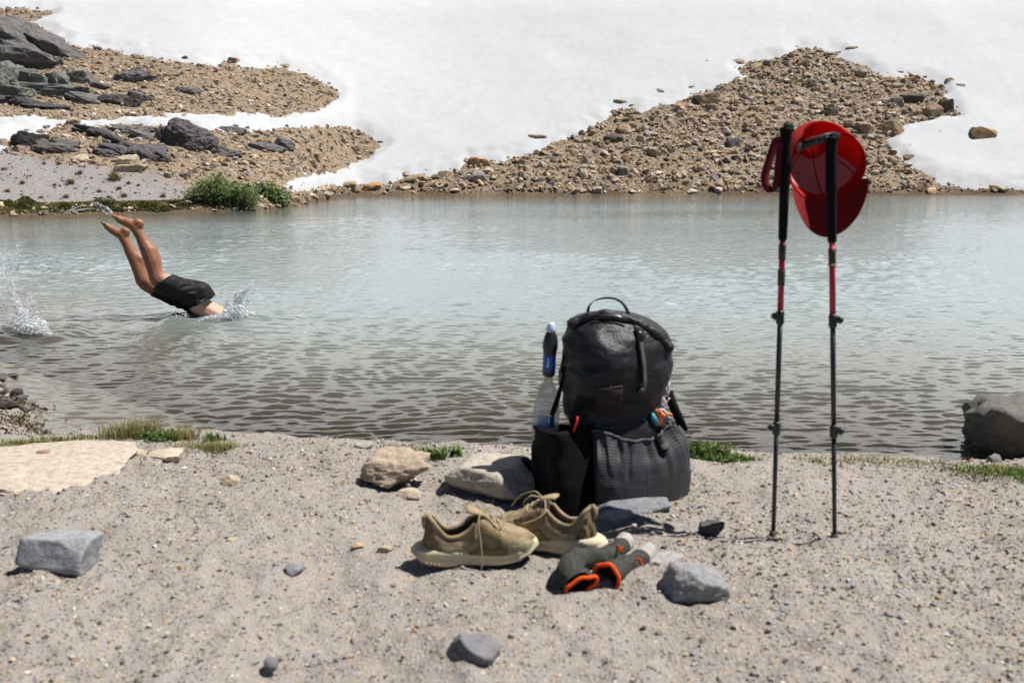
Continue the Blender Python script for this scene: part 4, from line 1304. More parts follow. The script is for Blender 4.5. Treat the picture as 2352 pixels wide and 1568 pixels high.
def sheet_mat():
    t = NT('splash_sheet_water')
    tr = t.n('BsdfTransparent'); gs = t.n('BsdfGlossy'); gs.inputs['Roughness'].default_value = .08
    df = t.n('BsdfDiffuse'); df.inputs['Color'].default_value = (.90, .94, .96, 1)
    nz = t.noise(t.geo(), 34, 4, .65)
    f = t.ramp(nz.outputs[0], [(.38, (.12, .12, .12)), (.62, (.85, .85, .85))])
    a = t.n('MixShader'); t.l(f, a.inputs[0]); t.l(tr.outputs[0], a.inputs[1]); t.l(df.outputs[0], a.inputs[2])
    b = t.n('MixShader'); b.inputs[0].default_value = .12; t.l(a.outputs[0], b.inputs[1]); t.l(gs.outputs[0], b.inputs[2])
    return t.done(b.outputs[0])
M['sheetwater'] = sheet_mat()
M['mesh'] = ripstop_mat(); M['sail'] = sailcloth_mat(); M['cap'] = cap_mat(); M['bottle'] = bottle_mat(); M['skin'] = skin_mat(); M['splash'] = splash_mat()
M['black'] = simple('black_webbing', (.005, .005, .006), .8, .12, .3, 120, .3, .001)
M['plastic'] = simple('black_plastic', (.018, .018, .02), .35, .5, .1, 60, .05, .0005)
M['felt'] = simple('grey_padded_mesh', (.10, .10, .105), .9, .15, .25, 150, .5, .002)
M['grey_web'] = simple('dark_grey_webbing', (.07, .07, .072), .7, .3, .2, 150, .3, .001)
M['white'] = simple('white_print', (.75, .75, .76), .5, .3, .03, 30, .02, .0005)
M['patch'] = simple('brown_black_patch', (.030, .024, .022), .8, .2, .3, 90, .3, .001)
M['orange'] = simple('orange_plastic', (.80, .16, .02), .4, .5, .08, 40, .05, .0005)
M['teal'] = simple('teal_plastic', (.02, .26, .34), .5, .4, .12, 40, .05, .0005)
M['redcord'] = simple('red_cord', (.55, .02, .02), .7, .3, .1, 60, .1, .0005)
M['blue'] = simple('blue_label', (.015, .10, .42), .4, .4, .05, 40, .02, .0005)
M['labelgrey'] = simple('pale_blue_label', (.36, .42, .52), .5, .3, .12, 60, .02, .0005)
M['foam'] = simple('black_foam', (.006, .006, .007), .85, .2, .2, 160, .4, .001)
M['redpole'] = simple('crimson_aluminium', (.42, .012, .03), .38, .5, .08, 40, .03, .0005)
M['shaft'] = simple('black_anodised_shaft', (.014, .014, .016), .4, .5, .1, 40, .03, .0005)
M['tape'] = simple('worn_brown_tape', (.075, .05, .035), .75, .3, .4, 60, .3, .001)
M['strap'] = simple('maroon_strap', (.12, .010, .016), .8, .2, .2, 120, .3, .001)
M['lining'] = simple('pale_pink_cap_lining', (.60, .22, .20), .85, .15, .1, 160, .2, .001)
M['basket'] = simple('grey_rubber_basket', (.09, .09, .09), .7, .3, .2, 60, .1, .001)
M['shoe'] = simple('khaki_shoe_mesh', (.27, .205, .125), .85, .2, .45, 16, .5, .0015)
M['shoegreen'] = simple('sage_shoe_panel', (.30, .27, .16), .8, .2, .2, 60, .4, .001)
M['midsole'] = simple('cream_midsole_foam', (.56, .49, .335), .75, .25, .12, 28, .25, .002)
M['outsole'] = simple('dusty_tan_outsole', (.30, .25, .17), .85, .2, .2, 30, .3, .002)
M['shoebrown'] = simple('brown_shoe_overlay', (.165, .115, .062), .8, .2, .3, 40, .4, .001)
M['lace'] = simple('olive_cream_lace', (.38, .32, .19), .85, .2, .2, 200, .3, .0008)
M['inside'] = simple('dark_shoe_lining', (.10, .075, .045), .9, .1, .2, 90, .3, .001)
M['sock'] = simple('grey_green_wool', (.055, .055, .049), .95, .1, .3, 90, .6, .002)
M['socktoe'] = simple('pale_wool_toe', (.40, .365, .33), .95, .1, .15, 90, .5, .002)
M['sockcuff'] = simple('orange_wool_cuff', (.72, .085, .012), .9, .1, .12, 120, .5, .0015)
M['shorts'] = simple('black_swim_shorts', (.006, .006, .007), .65, .25, .3, 40, .3, .004)

# ------------------------------------------------------------------ backpack
PY = 3.14
def K(cx, cy, dy=0.0):
    return at_y(1176 + .3719 * np.asarray(cx, float), 639.7 + .3719 * np.asarray(cy, float), PY + dy)
pack_root = at_y(1438, 1190, PY).copy()
pack_root[2] = .15
pack = add('backpack', None, loc=pack_root, label='black hiking backpack standing upright on the gravel by the lake', cat='backpack')
PR = pack_root
YAW = R(24)
lv = [(1478, 705, 250), (1462, 702, 290), (1400, 695, 312), (1300, 690, 322), (1150, 688, 326), (1000, 680, 318), (900, 668, 312), (840, 640, 306), (770, 632, 304), (720, 636, 318), (660, 645, 336), (600, 650, 346), (500, 656, 348), (420, 652, 340), (350, 640, 318), (300, 622, 290), (262, 612, 250), (236, 605, 190), (222, 600, 110), (216, 600, 20)]
lv = np.array(lv, float)
LV_C = K(lv[:, 1], lv[:, 0]); LV_E = K(lv[:, 1] + lv[:, 2], lv[:, 0])
LV_W = LV_E[:, 0] - LV_C[:, 0]
LV_Z, LV_X = LV_C[:, 2], LV_C[:, 0]
DEP_Z = np.array([K(0, c_)[2] for c_ in (1480, 1100, 920, 840, 740, 660, 520, 380, 280, 216)]); DEP_F = np.array([.86, .86, .78, .72, .80, 1.02, 1.06, 1.0, .9, .8])
LEAN = lambda z: PY + .05 * np.clip((z - .15) / .65, 0, 1)
def pack_pt(phi, z, off=0.0):
    """surface of the pack body at angle phi (0 = middle of the front panel, + towards the right) and height z, pushed out by off"""
    phi, z = np.broadcast_arrays(np.asarray(phi, float), np.asarray(z, float))
    zz = np.clip(z, LV_Z.min(), LV_Z.max())
    o = np.argsort(LV_Z)
    w = np.interp(zz, LV_Z[o], LV_W[o]); cx = np.interp(zz, LV_Z[o], LV_X[o])
    e = 2 / 2.9
    def se(p):
        c, s = np.cos(p), np.sin(p)
        return np.sign(s) * np.abs(s) ** e * 1.0, -np.sign(c) * np.abs(c) ** e * .78
    tp = np.linspace(0, 2 * np.pi, 721)
    a, b = se(tp)
    ext = np.max(a * math.cos(YAW) - b * math.sin(YAW))
    a, b = se(phi)
    x = (a * math.cos(YAW) - b * math.sin(YAW)) / ext; y = (a * math.sin(YAW) + b * math.cos(YAW)) / ext
    x = x * (w + off); y = y * (w * np.interp(zz, DEP_Z, DEP_F) + off)
    wr = .016 * (.5 - np.abs(fbm(np.stack([x * 7, y * 7, zz * 11], -1), 3, 5))) + .005 * np.sin(zz * 40 + 5 * fbm(np.stack([x * 6, y * 6, zz * 5], -1), 2, 6))
    up = sstep(.30, .5, zz)
    x = x * (1 + wr * up * 5); y = y * (1 + wr * up * 5)
    return np.stack([cx + x, LEAN(zz) + y, z + 0 * x], -1)

zs = np.linspace(LV_Z.min(), LV_Z.max(), 90)
zs = np.unique(np.concatenate([zs, LV_Z]))
ph = np.linspace(0, 2 * np.pi, 96, endpoint=False)
V = pack_pt(ph[None, :], zs[:, None])
nz_, nf_ = V.shape[:2]
V = V.reshape(-1, 3)
body_me = bpy.data.meshes.new('body')
Fq = [tuple(int(i) for i in f) for f in grid_f(nz_, nf_, True)] + [tuple(range(nf_))[::-1], tuple(range((nz_ - 1) * nf_, nz_ * nf_))]
body_me.from_pydata((V - PR).tolist(), [], Fq)
body_me.polygons.foreach_set('use_smooth', np.full(len(body_me.polygons), True))
add('body', body_me, M['sail'], pack)

def shell(p0, p1, z0, z1, bulge, n=(70, 46), th=.004, closed_top=True):
    """an offset patch over the pack body: bulge(a, b) with a across, b up, both 0..1; has a back so that it is solid"""
    a = np.linspace(0, 1, n[0]); b = np.linspace(0, 1, n[1])
    A, B = np.meshgrid(a, b)
    phi = p0 + (p1 - p0) * A
    z1v = z1(A) if callable(z1) else z1
    z = z0 + (z1v - z0) * B
    off = bulge(A, B)
    P = pack_pt(phi, z, off)
    Q = pack_pt(phi, z, np.maximum(off - th, -.004))
    Vv = np.concatenate([P.reshape(-1, 3), Q.reshape(-1, 3)])
    m = n[0] * n[1]
    F1 = grid_f(n[1], n[0]); F2 = F1[:, ::-1] + m
    e = []
    for row in (0, n[1] - 1):
        for c in range(n[0] - 1):
            i = row * n[0] + c
            e.append((i, i + 1, i + 1 + m, i + m) if row else (i + 1, i, i + m, i + 1 + m))
    for c in (0, n[0] - 1):
        for r_ in range(n[1] - 1):
            i = r_ * n[0] + c
            e.append((i, i + n[0], i + n[0] + m, i + m))
    Fv = np.concatenate([F1, F2, np.array(e)])
    me = mesh_np('shell', Vv - PR, Fv)
    uv = me.uv_layers.new(name='UVMap')
    U = np.concatenate([np.stack([A, B], -1).reshape(-1, 2)] * 2)
    uv.data.foreach_set('uv', U[Fv.ravel()].astype(np.float32).ravel())
    return me

zt = lambda cy: float(K(700, cy)[2])
def front_bulge(A, B):
    edge = np.clip(np.minimum(A, 1 - A) / .12, 0, 1) ** .6 * np.clip(B / .10, 0, 1) ** .6
    top = 1 - .62 * sstep(.72, 1.0, B)
    pl = np.sin(A * 60 + 3 * vnoise(np.stack([A * 9, B * 2, 0 * A], -1), 3)) * (.55 + .45 * vnoise(np.stack([A * 23, B * .6, 0 * A], -1), 8))
    ple = .0115 * pl * sstep(.45, .97, B)
    wr = .006 * fbm(np.stack([A * 5, B * 4, 0 * A], -1), 3, 4)
    return (.006 + .046 * top * edge * (.75 + .25 * np.sin(B * 3.0))) + (ple + wr) * edge
me = shell(-.98, 1.02, zt(1440), lambda A: zt(912) + .012 * np.sin(A * 9) - .010 * np.cos((A - .45) * 6.28), front_bulge, (200, 60))
fp = add('front_pocket', me, M['mesh'], pack)
# elastic hem of the front pocket
aa = np.linspace(0.02, .98, 60); zz_ = zt(912) + .012 * np.sin(aa * 9) - .010 * np.cos((aa - .45) * 6.28)
hp = pack_pt(-.98 + 2.0 * aa, zz_, front_bulge(aa, np.ones_like(aa)) - .001)
add('elastic_hem', MB().tube(hp - PR, .0055, 8).mesh('elastic_hem'), M['grey_web'], fp)
def left_bulge(A, B):
    e = np.clip(np.minimum(A, 1 - A) / .30, 0, 1); e = e * e * (3 - 2 * e)
    return .004 + .122 * e * (.8 + .2 * sstep(0, .45, B)) + .006 * fbm(np.stack([A * 6, B * 5, 0 * A], -1), 3, 14) * e
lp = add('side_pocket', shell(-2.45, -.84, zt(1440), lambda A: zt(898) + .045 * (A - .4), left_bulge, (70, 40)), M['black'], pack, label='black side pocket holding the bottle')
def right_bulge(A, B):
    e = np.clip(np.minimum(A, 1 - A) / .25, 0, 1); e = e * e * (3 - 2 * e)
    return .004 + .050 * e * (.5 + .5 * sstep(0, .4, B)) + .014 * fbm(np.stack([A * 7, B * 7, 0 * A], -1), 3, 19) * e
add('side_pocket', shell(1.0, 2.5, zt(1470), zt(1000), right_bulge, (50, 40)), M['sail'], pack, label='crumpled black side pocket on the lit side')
# roll top: a folded tube of cloth across the top
hp = np.array([K(x, y, -.02) for x, y in ((345, 300), (400, 262), (470, 238), (560, 226), (650, 232), (730, 256), (800, 292), (880, 338), (950, 402), (985, 452))])
tt = np.linspace(0, 1, 40)
hp = np.stack([np.interp(tt, np.linspace(0, 1, len(hp)), hp[:, k]) for k in range(3)], -1)
rad = .017 + .004 * np.sin(tt * 31) * np.sin(tt * 13); rad[0] = rad[-1] = .006
rt = add('roll_top', MB().tube(hp - PR, rad, 12).mesh('roll_top'), M['sail'], pack)
hp2 = np.array([K(x, y, -.045) for x, y in ((505, 243), (570, 232), (650, 238), (715, 258))])
add('stiff_band', MB().ribbon(hp2 - PR, (0, .25, 1), .016, .004).mesh('stiff_band'), M['plastic'], rt)
# haul loop
hp = np.array([K(x, y) for x, y in ((468, 215), (470, 178), (492, 146), (530, 126), (580, 117), (630, 121), (672, 140), (700, 172), (716, 208), (722, 240))])
tt = np.linspace(0, 1, 36)
# smoothed path
from_t = np.linspace(0, 1, len(hp))
hp = np.stack([np.interp(tt, from_t, hp[:, k]) for k in range(3)], -1)
for _ in range(4): hp[1:-1] = (hp[:-2] + hp[1:-1] * 2 + hp[2:]) / 4
side = np.stack([np.interp(tt, [0, .5, 1], [.6, .12, .75]), np.ones(36), np.interp(tt, [0, .5, 1], [.0, .1, .0])], -1)
add('haul_loop', MB().ribbon(hp - PR, side, .020, .0022).mesh('haul_loop'), M['black'], pack)
# straps
bvh = bvhtree.BVHTree.FromPolygons([Vector(q) for q in V], Fq)
camv = Vector((0, 0, CAM_H))
def on_pack(cx, cy, off=.002):
    d = Vector(rays(1176 + .3719 * cx, 639.7 + .3719 * cy)).normalized()
    loc, nrm, _i, _d = bvh.ray_cast(camv, d)
    if loc is None:
        return K(cx, cy), np.array([0, -1., 0])
    return np.array(loc + nrm * off), np.array(nrm)
def strap(pts, w, mat, name='strap', th=.002, off=.003, parent=None, side=None, **kw):
    q = []
    for (x0, y0), (x1, y1) in zip(pts[:-1], pts[1:]):
        for t in np.linspace(0, 1, 8, endpoint=False): q.append((x0 + (x1 - x0) * t, y0 + (y1 - y0) * t))
    q.append(pts[-1])
    r_ = [on_pack(x, y, off) for x, y in q]
    P = np.array([a for a, _ in r_]); N = np.array([b for _, b in r_])
    T = np.gradient(P, axis=0)
    return add(name, MB().ribbon(P - PR, np.cross(T, N) if side is None else side, w, th).mesh(name), mat, parent or pack, **kw)
strap([(770, 285), (790, 400), (806, 520), (812, 620), (806, 700)], .019, M['grey_web'], 'compression_strap', .002, .004)
strap([(772, 380), (784, 460), (796, 560), (800, 640)], .006, M['black'], 'strap_tail', .002, .008)
def slab(name, cx, cy, w, h, th, mat, off=.004, parent=None, roll=0.0, dy=None, bev=.002):
    p, n = on_pack(cx, cy, off)
    n = Vector(n); up = Vector((0, 0, 1)); xx = up.cross(n).normalized(); yy_ = n.cross(xx)
    q = Matrix.Rotation(roll, 3, n); xx = q @ xx; yy_ = q @ yy_
    m = MB().box(p - PR, [xx[:], yy_[:], n[:]], (w, h, th), bev)
    return add(name, m.mesh(name), mat, parent or pack)
slab('buckle', 785, 345, .026, .040, .012, M['plastic'], .006)
slab('buckle', 796, 690, .026, .018, .009, M['plastic'], .006)
slab('pull_tab', 795, 284, .022, .026, .003, M['felt'], .012, roll=.4)
pt = strap([(598, 668), (598, 720), (598, 780), (598, 850)], .086, M['patch'], 'patch', .003, .004)
for x in (533, 570, 607, 648): slab('eyelet', x, 660, .0035, .0035, .003, M['felt'], .006, pt, 0, None, .001)
# logo: a white outlined downward triangle with a solid wing, on the right edge of the pack
lg = MB()
for (x0, y0), (x1, y1) in (((925, 732), (953, 768)), ((953, 768), (972, 735)), ((938, 722), (978, 650)), ((962, 728), (978, 640)), ((950, 725), (968, 700))):
    a, na = on_pack(min(x0, 972), y0, .004); b, nb = on_pack(min(x1, 972), y1, .004)
    lg.ribbon(np.linspace(a, b, 5) - PR, np.cross(b - a, na), .0055, .001)
add('logo', lg.mesh('logo'), M['white'], pack)
fb = [(-.98 + 2.0 * .665, zt(925)), (-.98 + 2.0 * .675, zt(990))]
def on_front(a, b, off):
    A, B = np.array([a]), np.array([b])
    z1v = zt(912) + .012 * np.sin(A * 9) - .010 * np.cos((A - .45) * 6.28)
    z0 = zt(1440)
    return pack_pt(-.98 + 2.0 * A, z0 + (z1v - z0) * B, front_bulge(A, B) + off)[0]
P = np.array([on_front(.60, b, .004) for b in np.linspace(.80, 1.03, 10)])
bs = add('pocket_strap', MB().ribbon(P - PR, (math.cos(YAW + .2), math.sin(YAW + .2), 0), .026, .003).mesh('pocket_strap'), M['black'], fp)
P2 = np.array([on_front(.605, b, .010) for b in np.linspace(.86, .92, 4)])
add('buckle', MB().ribbon(P2 - PR, (math.cos(YAW + .2), math.sin(YAW + .2), 0), .030, .008).mesh('buckle'), M['grey_web'], bs)
# shoulder strap and hip belt wings on the far side, showing at the edges
sp = np.array([K(968, 700, .10), K(985, 760, .08), K(1010, 820, .06), (K(1040, 885, .05)), K(1060, 940, .05)])
add('shoulder_strap', MB().ribbon(sp - PR, (1, -.5, .3), .030, .008).mesh('shoulder_strap'), M['black'], pack)
sp = np.array([K(1020, 915, .0), K(1040, 950, -.01), K(1058, 1010, -.02), K(1070, 1090, -.02), K(1074, 1165, -.015)])
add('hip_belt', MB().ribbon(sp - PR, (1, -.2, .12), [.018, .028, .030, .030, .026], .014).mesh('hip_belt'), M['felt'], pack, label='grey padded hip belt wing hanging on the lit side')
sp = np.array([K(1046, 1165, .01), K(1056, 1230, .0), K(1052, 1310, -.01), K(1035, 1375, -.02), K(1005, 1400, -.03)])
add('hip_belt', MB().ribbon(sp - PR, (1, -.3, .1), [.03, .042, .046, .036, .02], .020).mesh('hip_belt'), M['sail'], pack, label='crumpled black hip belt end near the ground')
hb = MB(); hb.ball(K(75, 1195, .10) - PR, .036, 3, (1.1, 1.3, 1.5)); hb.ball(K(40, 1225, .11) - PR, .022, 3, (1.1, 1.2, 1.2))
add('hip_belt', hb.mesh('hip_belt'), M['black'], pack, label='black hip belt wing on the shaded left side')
sp = np.array([K(330, 540, -.02), K(318, 590, -.02), K(303, 660, -.03), K(285, 730, -.05), K(262, 800, -.06), K(245, 845, -.06)])
ls = add('side_strap', MB().ribbon(sp - PR, (1, -.4, .35), [.008, .009, .011, .016, .018, .016], .003).mesh('side_strap'), M['black'], pack)
sp = np.array([K(322, 470, -.02), K(312, 540, -.03), K(306, 580, -.03)])
add('strap_tail', MB().ribbon(sp - PR, (1, -.3, .2), .007, .003).mesh('strap_tail'), M['black'], ls)
add('red_cord', MB().tube(np.array([K(405, 852, -.16), K(402, 872, -.165), K(392, 905, -.17), K(384, 928, -.17), K(380, 944, -.17)]) - PR, .0035, 6).mesh('red_cord'), M['redcord'], pack)
add('corner_flap', MB().ball(K(962, 1440, -.10) - PR, .034, 3, (1.0, .8, 1.1)).mesh('corner_flap'), M['sail'], pack)

# orange and teal gadget tucked behind the pocket hem
gp = on_front(.72, 1.0, -.018)
gad = add('camp_gadget', None, loc=gp, label='orange and teal gadget with bent white clip, tucked into the front pocket', cat='gadget')
def GP(cx, cy, dy=0.0): return at_y(1176 + .3719 * cx, 639.7 + .3719 * cy, gp[1] + dy) - gp
mb = MB(); mb.tube([GP(905, 900), GP(902, 860), GP(906, 826), GP(888, 812)], [.016, .015, .013, .007], 10); mb.tube([GP(905, 835), GP(930, 842), GP(945, 850)], [.012, .009, .006], 8)
mb.tube([GP(962, 830, -.005), GP(988, 845, -.01)], [.006, .005], 8)
add('head', mb.mesh('head'), M['orange'], gad)
mb = MB(); mb.tube([GP(866, 828, -.008), GP(876, 862, -.012), GP(898, 900, -.012)], [.004, .011, .008], 8); add('case', mb.mesh('case'), M['teal'], gad)
mb = MB(); mb.tube([GP(800, 850, .0), GP(790, 880, .0), GP(790, 920, .0)], [.018, .022, .022], 10); add('pouch', mb.mesh('pouch'), M['teal'], gad)
mb = MB(); mb.tube([GP(898, 822, -.012), GP(922, 806, -.012), GP(938, 812, -.012), GP(966, 838, -.012)], .0034, 6); add('clip', mb.mesh('clip'), M['white'], gad)

# ------------------------------------------------------------------ bottle with water filter
BY = PY + .01
def BK(cx, cy, dy=0.0): return at_y(1176 + .3719 * cx, 639.7 + .3719 * cy, BY + dy)
b0 = BK(196, 1110); b1 = BK(244, 280)
bax = (b1 - b0); bl = np.linalg.norm(bax); bax /= bl
bot = add('water_bottle', None, loc=b0, label='clear plastic bottle with a black screw-on water filter in the side pocket of the backpack', cat='bottle')
def bh(cy): return (BK(200, cy)[2] - b0[2]) / bax[2]
px = .3719 * mpp(BY)
prof = [(.030, 0), (84 * px, .01), (86 * px, bh(1000)), (86 * px, bh(900)), (84 * px, bh(820)), (78 * px, bh(760)), (66 * px, bh(705)), (48 * px, bh(665)), (32 * px, bh(640)), (27 * px, bh(628)), (27 * px, bh(600))]
add('bottle_body', MB().lathe(prof, (0, 0, 0), bax, 28).mesh('bottle_body'), M['bottle'], bot)
lab_ = MB()
a = np.linspace(-1.2, .35, 14)
q = np.array(Vector(bax).to_track_quat('Z', 'Y').to_matrix())
def around(rad, h, ang): return (np.array([rad * math.sin(ang), -rad * math.cos(ang), h])) 
def cyl_patch(rad, h0, h1, a0, a1, n=12):
    A = np.linspace(a0, a1, n)
    Vv = np.array([around(rad, h, t_) for h in (h0, h1) for t_ in A])
    Z3 = Matrix.Rotation(0, 3, 'Z')
    zq = Vector((0, 0, 1)).rotation_difference(Vector(bax)).to_matrix()
    return Vv @ np.array(zq).T, grid_f(2, n)
Vp, Fp = cyl_patch(87.2 * px, bh(905), bh(822), -.75, .15)
add('bottle_print', mesh_np('bottle_print', Vp, Fp), M['labelgrey'], bot)
Vp, Fp = cyl_patch(87.2 * px, bh(900), bh(826), .2, .62)
add('bottle_print', mesh_np('bottle_print', Vp, Fp), M['blue'], bot)
prof = [(28 * px, bh(604)), (38 * px, bh(597)), (41 * px, bh(585)), (41 * px, bh(460)), (48 * px, bh(430)), (49 * px, bh(405)), (44 * px, bh(370)), (36 * px, bh(345)), (30 * px, bh(332)), (27 * px, bh(325))]
fl = add('water_filter', MB().lathe(prof, (0, 0, 0), bax, 28).mesh('water_filter'), M['plastic'], bot)
Vp, Fp = cyl_patch(41.8 * px, bh(565), bh(468), -1.5, 1.05, 20)
add('filter_label', mesh_np('filter_label', Vp, Fp), M['blue'], fl)
ar = MB()
for (a0, a1, y0, y1) in ((-.38, -.12, 541, 520), (-.36, -.14, 518, 505)):
    Vp, Fp = cyl_patch(42.4 * px, bh(y0), bh(y1), a0, a1, 5); ar.put(Vp, Fp)
zq = np.array(Vector((0, 0, 1)).rotation_difference(Vector(bax)).to_matrix())
ar.put(np.array([around(42.4 * px, bh(508), -.52), around(42.4 * px, bh(508), .02), around(42.5 * px, bh(482), -.25)]) @ zq.T, [(0, 1, 2)])
add('arrow_mark', ar.mesh('arrow_mark', False), M['white'], fl)
prof = [(27 * px, bh(330)), (31 * px, bh(322)), (29 * px, bh(300)), (22 * px, bh(283)), (17 * px, bh(272)), (.001, bh(270))]
add('filter_cap', MB().lathe(prof, (0, 0, 0), bax, 20).mesh('filter_cap'), simple('clear_blue_cap', (.55, .64, .82), .25, .5, .05, 30, .02, .0005), bot)

# ------------------------------------------------------------------ trekking poles
def pole(u_top, v_top, u_bot, v_bot, y, marks, label):
    foot = at_y(u_bot, v_bot, y)
    root = add('trekking_pole', None, loc=foot, label=label, cat='trekking pole', group='pair of trekking poles stuck in the beach')
    top = at_y(u_top, v_top, y) - foot
    ax = top / np.linalg.norm(top)
    sc = mpp(y) * 1.0
    def at(v):  # point on the pole axis at photograph row v
        f = (v_bot - v) / (v_bot - v_top)
        return top * f
    def seg(name, v0, v1, r0, r1, mat, parent=root, n=2, seg_=14):
        return add(name, MB().tube(np.linspace(at(v0), at(v1), n), np.linspace(r0, r1, n), seg_).mesh(name), mat, parent)
    # bury the tip
    seg('tip', v_bot + 22, v_bot - 8, .003, .0055, M['shaft'])
    seg('lower_shaft', v_bot - 8, marks['lock2'] + 8, .0062, .0068, M['shaft'])
    seg('middle_shaft', marks['lock2'] - 4, marks['lock1'] + 6, .0072, .0076, M['shaft'])
    seg('upper_shaft', marks['lock1'] - 4, marks['grip'] - 4, .0085, .0085, M['redpole'])
    for (a_, b_) in marks['tape']:
        seg('tape', a_, b_, .0108, .0100, M['tape'], n=5)
    for key, sgn in (('lock1', marks['s1']), ('lock2', marks['s2'])):
        v = marks[key]
        m = MB(); m.tube(np.array([at(v + 16), at(v + 12), at(v - 12), at(v - 15)]), [.0095, .0115, .0115, .0095], 14)
        lk = add('lock', m.mesh('lock'), M['plastic'], root)
        m = MB(); c = at(v - 2) + np.array([sgn * .016, -.006, .001])
        m.tube(np.array([c + np.array([-.004 * sgn, .012, 0]), c + np.array([0, .008, 0]), c + np.array([0, -.008, 0]), c + np.array([-.002 * sgn, -.011, 0])]), [.007, .0105, .0105, .007], 14)
        add('lock_lever', m.mesh('lock_lever'), M['plastic'], lk)
    m = MB(); m.lathe([(.0075, .030), (.0105, .026), (.0115, .014), (.014, .010), (.026, .003), (.0265, -.001), (.024, -.003), (.010, -.002)][::-1], at(v_bot + 4), ax, 20)
    add('basket', m.mesh('basket'), M['basket'], root)
    # foam grip and extension, shaped handle on top
    v0, v1 = marks['grip'], v_top
    h = [0, .03, .38, .46, .50, .60, .72, .84, .93, .965, .985, 1.0]
    rr_ = [.0115, .0125, .0135, .0140, .0165, .0150, .0160, .0150, .0165, .0185, .0190, .0120]
    m = MB(); m.tube(np.array([at(v0 + (v1 - v0) * t) for t in h]), rr_, 16)
    m.tube(np.array([at(v1 + 6) + np.array([-.004, 0, 0]), at(v1 + 3) + np.array([.018, 0, .001])]), [.016, .012], 14)
    add('grip', m.mesh('grip'), M['foam'], root)
    return root, at
POLE_Y = 2.785
pl_root, pl_at = pole(1806, 291, 1775.5, 1236, POLE_Y, dict(lock1=709, lock2=967, grip=536, tape=[(545, 580), (602, 637)], s1=-1, s2=-1), 'left trekking pole with a maroon wrist strap at its grip')
strap_pts = [(1792, 318), (1783, 322), (1774, 345), (1764, 378), (1756, 405), (1757, 424), (1768, 436), (1780, 430), (1786, 412), (1788, 380), (1792, 345), (1797, 325)]
P = np.array([at_y(u, v, POLE_Y - .012 - .012 * (i < 6)) for i, (u, v) in enumerate(strap_pts)])
tt = np.linspace(0, 1, 44); ft = np.linspace(0, 1, len(P))
P = np.stack([np.interp(tt, ft, P[:, k]) for k in range(3)], -1)
for _ in range(3): P[1:-1] = (P[:-2] + 2 * P[1:-1] + P[2:]) / 4
foot = np.array(pl_root.location)
sd_ = np.stack([np.interp(tt, [0, .3, .5, .7, 1], [.9, .95, .5, .8, .8]), np.full(44, .25), np.interp(tt, [0, .3, .5, .7, 1], [.2, .25, .1, .0, .0])], -1)
add('wrist_strap', MB().ribbon(P - foot, sd_, .024, .0025).mesh('wrist_strap'), M['strap'], pl_root)
pr_root, pr_at = pole(1909, 312, 1917, 1243, POLE_Y - .02, dict(lock1=718, lock2=975, grip=542, tape=[(556, 590)], s1=1, s2=1), 'right trekking pole with the red cap hanging on its grip')
m = MB(); m.tube(np.array([pr_at(590), pr_at(594)]), .0125, 12)
add('tape', m.mesh('tape'), simple('tan_tape_end', (.40, .27, .12), .7), pr_root)

# ------------------------------------------------------------------ red cap hanging by its strap
CY = POLE_Y + .055
def CP(cx, cy, dy=0.0): return at_y(1712.3 + .3121 * cx, 263.4 + .3121 * cy, CY + dy)
cc = CP(592, 372)
cpx = .3121 * mpp(CY)
cap = add('baseball_cap', None, loc=cc, label='red baseball cap hanging by its back strap on the right trekking pole', cat='cap')
ROLL = R(-5)
rx, rz_ = 283 * cpx, 272 * cpx
def cap_pt(ang, d, sc=1.0):
    """ang: 0 = straight up (back of the cap), d: 0 at the rim .. 1 at the crown's top (away from the camera)"""
    ang, d = np.broadcast_arrays(np.asarray(ang, float), np.asarray(d, float))
    k = np.maximum(1 - d ** 2.3, 0) ** .5 * sc
    x = rx * k * np.sin(ang); z = rz_ * k * np.cos(ang)
    y = .135 * d * (1 + .06 * np.cos(ang)) + .015 * np.cos(2 * ang) * (1 - d)
    w_n = .012 * fbm(np.stack([2.2 * np.sin(ang), 2.2 * np.cos(ang), 2.5 * d], -1), 2, 12)
    x = x * (1 + w_n); z = z * (1 + w_n)
    # the mouth of the cap tips down a little, so its crown rises behind
    z = z + .060 * d
    c, s = math.cos(ROLL), math.sin(ROLL)
    return np.stack([x * c + z * s, y, -x * s + z * c], -1)
na, nd = 96, 30
ang = np.linspace(0, 2 * np.pi, na, endpoint=False); dd = np.linspace(0, 1, nd) ** .8
# half-moon opening at the back, above the strap
a0 = np.minimum(ang, 2 * np.pi - ang)
arch = np.where(a0 < .55, .36 * np.sqrt(np.maximum(1 - (a0 / .55) ** 2, 0)), 0)
D2 = arch[None, :] + (1 - arch[None, :]) * dd[:, None]
Vo = cap_pt(ang[None, :], D2); Vi = cap_pt(ang[None, :], D2 * .975 + .0, .982) + np.array([0, -.0005, 0])
Vi[0] = Vo[0] * .985
V = np.concatenate([Vo.reshape(-1, 3), Vi.reshape(-1, 3)])
m_ = na * nd
F1 = grid_f(nd, na, True); F2 = F1[:, ::-1] + m_
rim = np.array([(i, (i + 1) % na, (i + 1) % na + m_, i + m_) for i in range(na)])
add('crown', mesh_np('crown', V, np.concatenate([F1, F2, rim])), M['cap'], cap)
